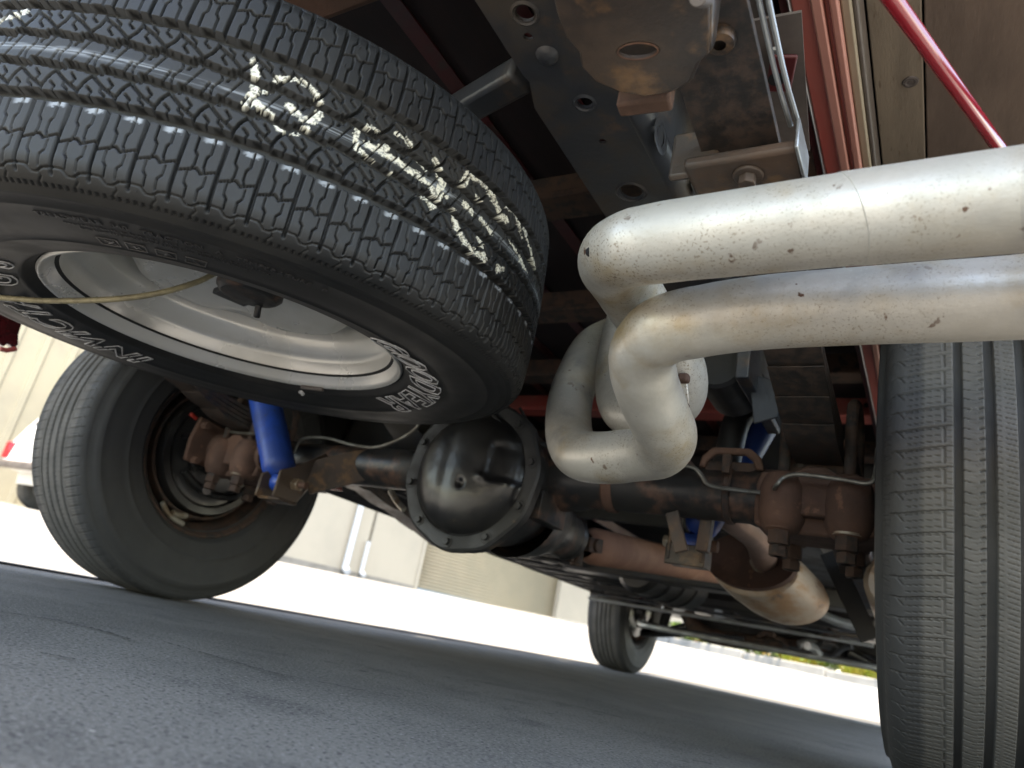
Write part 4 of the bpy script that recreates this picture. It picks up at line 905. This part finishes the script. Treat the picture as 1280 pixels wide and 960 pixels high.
for sx in (-1, 1):
    mb = MB(); mb.tube([V(.40 * sx, 3.10, .33), V(.58 * sx, 3.15, .27), V(.74 * sx, 3.20, .24)], [.03, .025, .022], 12, smooth=4); mb.tube([V(.40 * sx, 3.38, .33), V(.60 * sx, 3.28, .27), V(.74 * sx, 3.20, .24)], [.03, .025, .022], 12, smooth=4); P(mb, 'lower_control_arm', 'black_gloss')
    mb = MB(); mb.lathe([(0, .10), (.04, .10), (.07, .08), (.085, .05), (.15, .04), (.15, .0), (.1, -.02)], V((T - .04) * sx, WB, AX), (-sx, 0, 0), 40); P(mb, 'front_brake', 'black_gloss')
    mb = MB(); mb.tube([V(.1 * sx, 3.0, .30), V(.45 * sx, 3.0, .28), V(.72 * sx, 3.04, .29)], .013, 10); mb.cyl(V(.70 * sx, 3.04, .26), V(.70 * sx, 3.04, .33), .022, 12); P(mb, 'tie_rod', 'frame')
    mb = MB(); mb.cyl(V(.62 * sx, 3.2, .27), V(.56 * sx, 3.2, .62), .03, 16); P(mb, 'front_shock', 'black_plain')
mb = MB(); mb.tube([V(-.66, 2.95, .30), V(-.60, 2.75, .27), V(-.45, 2.72, .26), V(.45, 2.72, .26), V(.60, 2.75, .27), V(.66, 2.95, .30)], .014, 10, smooth=4); P(mb, 'anti_roll_bar', 'galv')
# right foreground strap running forward beside the tyre
mb = MB(); mb.beam(at(1036, 690, 'y', .62), at(1088, 800, 'y', .62), .04, .008, up=(0, 1, 0)); P(mb, 'torque_strap', 'black_plain', bevel=.002)
# things glimpsed between the left tyre and the differential
mb = MB(); mb.prism([(0, 0), (.06, 0), (.02, .045)], at(411, 612, 'y', .45), (1, 0, 0), (0, 0, 1), .006); P(mb, 'reflector', 'red')
mb = MB(); mb.beam(at(438, 603, 'y', .5), at(462, 606, 'y', .5), .03, .012, up=(0, 1, 0)); P(mb, 'floor_plug', 'cream_rust')
mb = MB(); mb.tube([at(488, 612, 'y', .35), at(495, 625, 'y', .35), at(505, 637, 'y', .35)], .008, 10, smooth=4); P(mb, 'fuel_hose', 'zinc')
mb = MB(); mb.tube([at(400, 614, 'y', .55), at(460, 618, 'y', .62), at(520, 612, 'y', .7)], .006, 8); P(mb, 'cable_guide', 'black_plain')

# body shell: bed sides, fenders, cab, bonnet, bumpers (above and outside what the lens catches, they shade it)
for sx in (-1, 1):
    mb = MB(); mb.box((.995 * sx, -.03, 1.02), (.03, 2.20, .50)); P(mb, 'bed_side', 'red', bevel=.01)
    # arched rear fender lip
    pts = [V(1.0 * sx, .47 * math.cos(a), AX + .04 + .46 * math.sin(a)) for a in np.linspace(math.radians(8), math.radians(165), 20)]
    vs = [];
    for p in pts: vs += [p, p + V(-.03 * sx, 0, .0), p + V(0, (p.y) * .10, .05), p + V(-.03 * sx, p.y * .1, .05)]
    mb = MB(); mb.add(vs, [f for i in range(len(pts) - 1) for f in ((i * 4, i * 4 + 1, i * 4 + 5, i * 4 + 4), (i * 4 + 2, i * 4 + 6, i * 4 + 7, i * 4 + 3), (i * 4, i * 4 + 4, i * 4 + 6, i * 4 + 2), (i * 4 + 1, i * 4 + 3, i * 4 + 7, i * 4 + 5))])
    P(mb, 'rear_fender', 'red_dark')
    cabp = [(1.02, .45), (2.75, .45), (2.75, 1.15), (2.45, 1.72), (2.35, 1.78), (1.25, 1.80), (1.12, 1.72), (1.06, 1.15), (1.02, 1.0)]
    mb = MB(); mb.prism(cabp, V(.965 * sx - .02, 0, 0), (0, 1, 0), (0, 0, 1), .04); P(mb, 'cab_side', 'red', bevel=.01)
    mb = MB(); mb.prism([(1.3, 1.18), (2.55, 1.18), (2.32, 1.66), (1.32, 1.68)], V(.965 * sx - .024, 0, 0), (0, 1, 0), (0, 0, 1), .048); P(mb, 'cab_window', 'glass')
    fp = [(2.76, .45), (2.80, .45)] + [(WB + .43 * math.cos(a), AX + .03 + .43 * math.sin(a)) for a in np.linspace(math.radians(172), math.radians(8), 16)] + [(3.75, .45), (4.02, .5), (4.05, 1.0), (3.9, 1.08), (2.76, 1.14)]
    mb = MB(); mb.prism(fp, V(.975 * sx - .015, 0, 0), (0, 1, 0), (0, 0, 1), .03); P(mb, 'front_fender', 'red', bevel=.006)
mb = MB(); mb.box((0, 2.74, .85), (1.92, .03, .75)); P(mb, 'firewall', 'black_plain'); mb = MB(); mb.box((0, 1.05, 1.3), (1.92, .03, .8)); mb.box((0, 1.8, 1.79), (1.9, 1.2, .03)); P(mb, 'cab_shell', 'red', bevel=.01)
mb = MB(); mb.box((0, 3.4, 1.13), (1.9, 1.3, .03)); P(mb, 'bonnet', 'red', bevel=.01)
mb = MB(); mb.box((0, 4.05, .82), (1.9, .04, .52)); P(mb, 'grille', 'galv', bevel=.01)
mb = MB(); mb.box((0, 4.16, .52), (1.95, .08, .20)); P(mb, 'front_bumper', 'galv', bevel=.02)
mb = MB(); mb.box((0, -1.125, 1.02), (1.94, .03, .48)); P(mb, 'tailgate', 'red', bevel=.01)
# lower end of the left splash panel, glossy maroon, ragged hem
q0 = [(-40, 360), (4, 384), (29, 403), (24, 418), (24, 431), (18, 436), (11, 429), (5, 434), (-2, 427), (-10, 433), (-40, 420)]
xm = -.78; qs = [at(px, py, 'x', xm) for px, py in q0]
mb = MB(); mb.prism([(p.y, p.z) for p in qs], V(xm, 0, 0), (0, 1, 0), (0, 0, 1), -.02); mb.box((xm - .01, -.70, .56), (.02, .16, .16)); P(mb, 'splash_panel', 'maroon', bevel=.004)
mb = MB(); mb.tube([at(0, 436, 'x', xm + .01), at(8, 438, 'x', xm + .01), at(20, 436, 'x', xm + .01)], .005, 8); P(mb, 'panel_hem', 'red')
# ------------------------------------------------------------------ ground
def ground_z(x, y):
    dx = max(abs(x) - 1.5, 0); dy = max(-2.2 - y, y - 4.6, 0); r = math.hypot(dx, dy)
    t = min(max(r / 3.2, 0), 1); t = t * t * (3 - 2 * t)
    yy = max(-60, min(y, 400)); xx = max(-400, min(x, 400))
    pl = .05 + .03 * yy - .02 * xx
    if y < 0: pl = max(pl, -.6)
    return t * pl
def axis_vals(lims, dense):
    v = set()
    x = dense[0]
    while x < dense[1]: v.add(round(x, 3)); x += .25
    st = .25; x = dense[1]
    while x < lims[1]: v.add(round(x, 3)); st *= 1.22; x += st
    st = .25; x = dense[0]
    while x > lims[0]: v.add(round(x, 3)); st *= 1.22; x -= st
    v.add(lims[0]); v.add(lims[1]); return sorted(v)
gx = axis_vals((-500, 500), (-9, 4)); gy = axis_vals((-400, 700), (-3, 13))
MT['asphalt'] = mat('asphalt', (.098, .094, .086), (.142, .135, .122), scale=3.2, lo=.38, hi=.62, rough=.85, bump=.0035, bscale=240, c3=(.066, .064, .061), s3=9, lo3=.52, hi3=.72)
speckle(MT['asphalt'], (.21, .205, .19), 330, .56, .64)
speckle(MT['asphalt'], (.45, .43, .38), 90, .745, .76)
speckle(MT['asphalt'], (.018, .018, .02), 260, .55, .66)
speckle(MT['asphalt'], (.05, .05, .05), 30, .62, .70, (2.0, .45, .6))
MT['pave'] = mat('pale_pavement', (.22, .215, .205), (.19, .186, .178), scale=1.2, rough=.85, bump=.001, bscale=120)
mb = MB(); nx = len(gx)
mb.v = [(x, y, ground_z(x, y)) for y in gy for x in gx]; mb.f = [(j * nx + i, j * nx + i + 1, (j + 1) * nx + i + 1, (j + 1) * nx + i) for j in range(len(gy) - 1) for i in range(nx - 1)]
g = mb.build('ground', 'asphalt', angle=180); tag(g, kind='structure')
def crack(pts, w, seed):
    r_ = random.Random(seed); P_ = catmull([at(px, py, 'z', .0015) for px, py in pts], 14); mb = MB(); vs = []
    for i, p in enumerate(P_):
        t = (P_[min(i + 1, len(P_) - 1)] - P_[max(i - 1, 0)]).normalized(); n_ = V(-t.y, t.x, 0); k = w * r_.uniform(.1, 1.0); o_ = n_ * r_.uniform(-.6, .6) * w * 1.6
        vs += [(p + o_ + n_ * k), (p + o_ - n_ * k)]
    mb.add([(v.x, v.y, .0015) for v in vs], [(2 * i, 2 * i + 1, 2 * i + 3, 2 * i + 2) for i in range(len(P_) - 1)])
    tag(mb.build('ground_crack', 'crack'), kind='structure')
MT['crack'] = mat('dark_crack_fill', (.025, .025, .026), rough=.9)
crack([(0, 764), (40, 770), (80, 777), (120, 786), (165, 799)], .0034, 1)
crack([(205, 802), (240, 812), (300, 829), (345, 841), (400, 852), (440, 860), (500, 871)], .0026, 2)
crack([(50, 815), (70, 819), (95, 824)], .0024, 3)
crack([(640, 850), (720, 868), (800, 892), (860, 905)], .002, 4)
# pale sheet on the asphalt: sunlit look beyond the truck's shadow put into colour
mb = MB()
def sheet(x0, x1, y0, y1, dz, nxx=30, nyy=40):
    b = len(mb.v)
    for j in range(nyy + 1):
        for i in range(nxx + 1):
            x = x0 + (x1 - x0) * i / nxx; y = y0 + (y1 - y0) * j / nyy; mb.v.append((x, y, ground_z(x, y) + dz))
    mb.f += [(b + j * (nxx + 1) + i, b + j * (nxx + 1) + i + 1, b + (j + 1) * (nxx + 1) + i + 1, b + (j + 1) * (nxx + 1) + i) for j in range(nyy) for i in range(nxx)]
sheet(-20, -1.13, -12, 24, .006, 60, 90); sheet(-1.22, 14, 4.8, 24, .006, 50, 60); sheet(-1.22, 14, -12, -2.6, .006, 50, 40)  # last one added behind the camera to bounce light onto pipes and rim
tag(mb.build('sunlit_pavement', 'pave', angle=180), kind='structure')

# ------------------------------------------------------------------ warehouse wall on the left
WU = Vector((.24, .97, .012)).normalized(); WA = Vector((-6.0, 7.88, .405)); WN = Vector((WU.y, -WU.x, 0)).normalized(); WZ = Vector((0, 0, 1))
MT['wall'] = mat('painted_concrete', (.235, .225, .195), (.21, .203, .178), scale=.8, rough=.9, bump=.001, bscale=30, c3=(.18, .175, .155), s3=2.5, lo3=.62, hi3=.8)
MT['wall_base'] = mat('grey_wall_base', (.13, .13, .125), (.10, .10, .095), scale=4, rough=.9)
MT['door'] = mat('cream_roller_door', (.225, .20, .145), (.205, .185, .135), scale=3, rough=.6)
MT['pipe_white'] = mat('white_downspout', (.33, .37, .42), rough=.5)
MT['sill_blue'] = mat('pale_door_sill', (.20, .25, .30), rough=.6)
bld = empty('warehouse', WA); bld.matrix_world = Matrix(((WU.x, -WN.x, 0, WA.x), (WU.y, -WN.y, 0, WA.y), (WU.z, 0, 1, WA.z), (0, 0, 0, 1)))
# local: x along the wall, y into the building, z up
tag(bld, 'cream painted warehouse wall with roller door and white downspout behind the truck', 'warehouse')
HB = 5.6
def wb(name, m_, x0, x1, y0, y1, z0, z1, **k):
    mb = MB(); mb.box(((x0 + x1) / 2, (y0 + y1) / 2, (z0 + z1) / 2), (x1 - x0, y1 - y0, z1 - z0)); return mb.build(name, m_, bld, **k)
for (x0, x1) in ((-2.45, -1.06), (-1.02, -.01), (3.33, 6.6), (6.62, 11.6), (11.62, 17)): wb('wall_panel', 'wall', x0, x1, 0, .3, -.4, HB, bevel=.008)
wb('wall_panel', 'wall', -.01, 3.33, 0.002, .3, 3.1, HB)
wb('wall_base', 'wall_base', -2.44, -.0, -.012, .05, -.4, .05); wb('wall_base', 'wall_base', 3.34, 17, -.012, .05, -.4, .05)
wb('roof_slab', 'wall_base', -2.5, 17, -.05, 3.0, HB, HB + .25); wb('rear_wall', 'wall', -2.45, 17, 2.7, 3, -.4, HB); wb('end_wall', 'wall', -2.45, -2.2, .3, 2.7, -.4, HB); wb('end_wall', 'wall', 16.7, 17, .3, 2.7, -.4, HB)
# cream ribbed shed farther back on the left
SHA = Vector((-13.03, 5.12, .40)); bld2 = empty('ribbed_shed', SHA); bld2.matrix_world = Matrix(((WU.x, -WN.x, 0, SHA.x), (WU.y, -WN.y, 0, SHA.y), (WU.z, 0, 1, SHA.z), (0, 0, 0, 1)))
tag(bld2, 'pale cream ribbed shed wall far back at the left, behind the maroon panel', 'shed')
MT['shed'] = mat('cream_ribbed_cladding', (.30, .275, .205), (.26, .24, .185), scale=.6, rough=.7, c3=(.22, .205, .165), s3=1.2, lo3=.6, hi3=.8)
mb = MB(); vs = []; xs_ = []; x = -16.0
while x < 7: xs_ += [(x, 0), (x + .30, 0), (x + .33, -.045), (x + .42, -.045)]; x += .45
vs = [(x, y, z) for x, y in xs_ for z in (-.4, 7.0)]; mb.add(vs, [(2 * i, 2 * i + 1, 2 * i + 3, 2 * i + 2) for i in range(len(xs_) - 1)]); o = mb.build('cladding', 'shed', bld2, angle=20)
mb = MB(); mb.box((-4.5, 4, 7.1), (23.4, 8.4, .25)); mb.build('roof', 'wall_base', bld2)
mb = MB(); mb.box((-4.5, 8, 3.2), (23, .2, 7.4)); mb.box((7.1, 4, 3.2), (.2, 8, 7.4)); mb.box((-16.1, 4, 3.2), (.2, 8, 7.4)); mb.build('shed_back_walls', 'shed', bld2)
mb = MB(); mb.box((-4.5, -.03, -.15), (23, .06, .3)); mb.build('shed_plinth', 'wall_base', bld2)
mb = MB(); prof = []; 
nz = 61
for k in range(nz * 4 + 1):
    z = 3.1 * k / (nz * 4); prof.append((z, .10 - .03 * abs(math.sin(math.pi * k / 4))))
vs = [(x, y, z) for z, y in prof for x in (0, 3.33)]; mb.add(vs, [(2 * i, 2 * i + 1, 2 * i + 3, 2 * i + 2) for i in range(len(prof) - 1)]); o = mb.build('roller_door', 'door', bld, angle=20); s_ = o.modifiers.new('t', 'SOLIDIFY'); s_.thickness = .01
wb('door_sill', 'sill_blue', -.0, 3.33, -.04, .13, -.10, .035); wb('door_jamb', 'wall', -.06, .0, -.02, .0, .0, 3.1); wb('door_jamb', 'wall', 3.33, 3.39, -.02, .0, .0, 3.1)
def dspout(x, z1, r):
    mb = MB(); mb.tube([(x, -.07, .06), (x, -.07, z1)], r, 14); mb.tube([(x, -.07, .07), (x, -.16, .03)], r, 12); return mb.build('downspout', 'pipe_white', bld)
dspout(-1.38, HB, .045); dspout(-1.10, .50, .03)

# ------------------------------------------------------------------ parked hatchback in front of the wall
car = empty('parked_car', (-10.35, 4.05, ground_z(-10.3, 5.2)))
car.scale = (1.12, 1.08, 1.14)
tag(car, 'white car parked by the ribbed shed, mostly hidden by the left tyre', 'car')
def cb(mb, name, m_, **k): return mb.build(name, m_, car, **k)
prof = [(0, .46), (.02, .56), (.06, .80), (.16, 1.02), (.34, 1.36), (.55, 1.46), (1.9, 1.48), (2.15, 1.40), (2.75, 1.0), (3.45, .86), (3.62, .70), (3.68, .42), (3.34, .40)] + [(2.98 + .33 * math.cos(a), .26 + .33 * math.sin(a)) for a in np.linspace(0, math.pi, 9)] + [(2.62, .40), (1.0, .40)] + [(.64 + .33 * math.cos(a), .26 + .33 * math.sin(a)) for a in np.linspace(0, math.pi, 9)] + [(.28, .42)]
mb = MB(); mb.prism(prof, V(-.8, 0, 0), (0, 1, 0), (0, 0, 1), 1.6); cb(mb, 'body', 'white_paint', bevel=.04)
mb = MB(); mb.prism([(.42, .98), (.52, 1.34), (1.9, 1.37), (2.45, 1.0)], V(-.81, 0, 0), (0, 1, 0), (0, 0, 1), 1.62); cb(mb, 'side_window', 'glass')
mb = MB(); mb.beam(V(0, .17, 1.06), V(0, .33, 1.36), 1.3, .03); cb(mb, 'rear_window', 'glass')
for sx in (-1, 1):
    mb = MB(); mb.box((.74 * sx, .035, .66), (.14, .09, .22)); cb(mb, 'tail_light', 'tail_red', bevel=.02)
    for y in (.64, 2.98):
        mb = MB(); mb.lathe([(.17, .08), (.2, .10), (.27, .10), (.30, .085), (.31, .05), (.31, -.05), (.30, -.085), (.27, -.10), (.17, -.1)], V(.72 * sx, y, .31), (sx, 0, 0), 40); cb(mb, 'tyre', 'rubber_worn')
        mb = MB(); mb.lathe([(.18, .09), (.17, .06), (.12, .05), (.05, .07), (0, .07)], V(.72 * sx, y, .31), (sx, 0, 0), 24); cb(mb, 'wheel_rim', 'galv')
mb = MB(); mb.box((0, -.02, .47), (1.5, .10, .10)); cb(mb, 'rear_bumper', 'plate_gray', bevel=.03)

# ------------------------------------------------------------------ kerb, planting bed, plants, trees
KY = 9.0
MT['kerb'] = mat('concrete_kerb', (.27, .265, .25), (.22, .215, .20), scale=4, rough=.9, bump=.002, bscale=40)
MT['mulch'] = mat('bark_mulch', (.16, .10, .06), (.09, .06, .04), scale=14, rough=.95, bump=.02, bscale=30)
mb = MB(); x = -3.4; r6 = random.Random(4)
while x < 9:
    z = ground_z(x + .5, KY); 
    m1 = MB(); m1.box((x + .497, KY + .09, z + .0), (.99, .18, .21)); o = m1.build('kerb', 'kerb', bevel=.015); tag(o, kind='structure'); x += 1.0
mb = MB(); b0_ = 0
for j in range(13):
    for i in range(41):
        xx = -3.3 + 12.2 * i / 40; yy = KY + .17 + 4.2 * j / 12; mb.v.append((xx, yy, ground_z(xx, yy) + .045 + .05 * min(j, 4) / 4 + r6.uniform(-.01, .01)))
mb.f = [(j * 41 + i, j * 41 + i + 1, (j + 1) * 41 + i + 1, (j + 1) * 41 + i) for j in range(12) for i in range(40)]
tag(mb.build('planting_bed', 'mulch', angle=180), kind='structure')
MT['leaf_yellow'] = mat('yellow_green_leaf', (.30, .36, .045), (.42, .36, .06), scale=5, rough=.6)
MT['leaf_green'] = mat('mid_green_leaf', (.10, .17, .035), (.16, .22, .05), scale=5, rough=.6)
MT['leaf_tree'] = mat('tree_leaf', (.055, .10, .025), (.08, .12, .03), scale=3, rough=.6)
MT['flower'] = mat('orange_yellow_flower', (.60, .38, .08), (.55, .28, .12), scale=8, rough=.7)
MT['bark'] = mat('tree_bark', (.14, .11, .085), (.09, .07, .055), scale=9, rough=.95, bump=.01, bscale=25)
for m_ in ('leaf_yellow', 'leaf_green', 'leaf_tree'):
    n, l, b = tools(MT[m_]); tr = n.new('ShaderNodeBsdfTranslucent'); mx = n.new('ShaderNodeMixShader'); mx.inputs[0].default_value = .3
    src = b.inputs['Base Color']; l.new(src.links[0].from_socket, tr.inputs[0]); l.new(b.outputs[0], mx.inputs[1]); l.new(tr.outputs[0], mx.inputs[2]); l.new(mx.outputs[0], n['Material Output'].inputs[0])
def blades(n, h, spread, rad, w, rg):
    mb = MB()
    for _ in range(n):
        a = rg.uniform(0, 6.283); r = rad * math.sqrt(rg.random()) * .5; b0 = V(r * math.cos(a), r * math.sin(a), -.02); d = V(math.cos(a), math.sin(a), 0) * spread * rg.uniform(.3, 1); hh = h * rg.uniform(.6, 1.1)
        sd_ = V(-math.sin(a), math.cos(a), 0) * w; p1 = b0 + d * .45 + V(0, 0, hh * .75); p2 = b0 + d + V(0, 0, hh * .8)
        mb.add([b0 - sd_, b0 + sd_, p1 + sd_ * .8, p1 - sd_ * .8, p2], [(0, 1, 2, 3), (3, 2, 4)])
    return mb
def leafball(n, rx, rz, s, rg):
    mb = MB()
    for _ in range(n):
        v = V(rg.gauss(0, 1), rg.gauss(0, 1), rg.gauss(0, 1)).normalized() * (rg.random() ** .4); p = V(v.x * rx, v.y * rx, rz + v.z * rz * .95)
        u_, w_ = ortho(V(rg.uniform(-1, 1), rg.uniform(-1, 1), rg.uniform(.2, 1.2))); k = s * rg.uniform(.6, 1.3)
        mb.add([p - u_ * k, p + w_ * k * .45, p + u_ * k, p - w_ * k * .45], [(0, 1, 2, 3)])
    return mb
rg = random.Random(21)
GRP = 'low plants in the bed behind the kerb'
def pl(i, px, kind, yy, size, label):
    p = at(px, 800, 'y', yy); x = p.x; z = ground_z(x, yy) + .07
    root = empty('grass_clump' if kind == 'grass' else 'shrub', (x, yy, z)); tag(root, label, 'grass clump' if kind == 'grass' else 'shrub', GRP)
    if kind == 'grass': blades(150, .34 * size, .30 * size, .3 * size, .007, rg).build('foliage', 'leaf_yellow', root)
    else:
        leafball(260, .26 * size, .15 * size, .035, rg).build('foliage', 'leaf_green', root)
        if kind == 'flower': leafball(70, .27 * size, .16 * size, .032, rg).build('flowers', 'flower', root)
        m = MB(); m.tube([(0, 0, -.03), (0.01, 0, .12)], .012, 6); m.build('stem', 'bark', root)
spec = [(845, 'shrub', 9.7, .9, 'small dull green shrub just right of the left front tyre'), (868, 'flower', 9.6, .8, 'leftmost shrub with yellow orange flowers behind the kerb'), (905, 'flower', 9.55, 1.1, 'larger yellow flowering shrub behind the kerb, second from the front tyre'),
        (935, 'shrub', 9.7, 1.2, 'green leafy shrub between the yellow flowers and the bright grass'), (960, 'flower', 9.5, .9, 'shrub with orange flowers next to the bright grass clump'), (992, 'grass', 9.6, 1.25, 'largest bright yellow green grass clump behind the kerb'),
        (1018, 'grass', 9.9, 1.0, 'smaller pale grass clump right behind the largest one'), (1045, 'shrub', 9.8, .9, 'low dark green shrub between the grass clumps'), (1068, 'grass', 9.55, 1.1, 'yellow green grass clump beside the big right tyre edge'), (1092, 'grass', 9.6, 1.1, 'rightmost grass clump half hidden by the big right tyre'), (885, 'shrub', 10.1, 1.0, 'darker shrub at the back between the two left flowering ones')]
for i, s_ in enumerate(spec): pl(i, *s_)
mb = MB()
for _ in range(2600):
    x = rg.uniform(-3.2, 8.5); y = KY + .25 + 3.6 * rg.random(); z = ground_z(x, y) + .13; u_, w_ = ortho(V(rg.uniform(-1, 1), rg.uniform(-1, 1), rg.uniform(.3, 1))); k = rg.uniform(.02, .05); p = V(x, y, z + rg.uniform(0, .12))
    mb.add([p - u_ * k, p + w_ * k * .5, p + u_ * k, p - w_ * k * .5], [(0, 1, 2, 3)])
tag(mb.build('ground_cover', 'leaf_green'), 'loose low leafy ground cover filling the planting bed', 'ground cover', kind='stuff')
def tree(x, y, h, cr, label, seed):
    r_ = random.Random(seed); z = ground_z(x, y) + .1; t = empty('street_tree', (x, y, z)); tag(t, label, 'tree')
    mb = MB(); mb.tube([(0, 0, -.1), (.03, .02, h * .35), (-.04, .05, h * .7)], [.13, .10, .06], 12, smooth=4)
    for k in range(9):
        a = k * 2.4 + seed; zz = h * r_.uniform(.38, .7); mb.tube([(0, 0.03, zz), (cr * .4 * math.cos(a), cr * .4 * math.sin(a), zz + h * .15), (cr * .8 * math.cos(a), cr * .8 * math.sin(a), zz + h * .26)], [.05, .035, .012], 8, smooth=3)
    mb.build('trunk', 'bark', t); mb = MB()
    for c_ in range(26):
        a = r_.uniform(0, 6.28); rr = cr * r_.uniform(.2, .95); c0 = V(rr * math.cos(a), rr * math.sin(a), h * r_.uniform(.55, 1.05)); q = cr * r_.uniform(.22, .36)
        for _ in range(150):
            v = V(r_.gauss(0, 1), r_.gauss(0, 1), r_.gauss(0, .8)).normalized() * q * r_.random() ** .4; u_, w_ = ortho(V(r_.uniform(-1, 1), r_.uniform(-1, 1), r_.uniform(.2, 1))); k = r_.uniform(.05, .10); p = c0 + v
            mb.add([p - u_ * k, p + w_ * k * .5, p + u_ * k, p - w_ * k * .5], [(0, 1, 2, 3)])
    mb.build('crown', 'leaf_tree', t)
tree(.75, 9.9, 5.0, 2.4, 'street tree in the planting bed behind the right rear tyre', 3)
tree(-2.3, 10.0, 4.6, 2.2, 'street tree in the planting bed behind the left front tyre', 8)
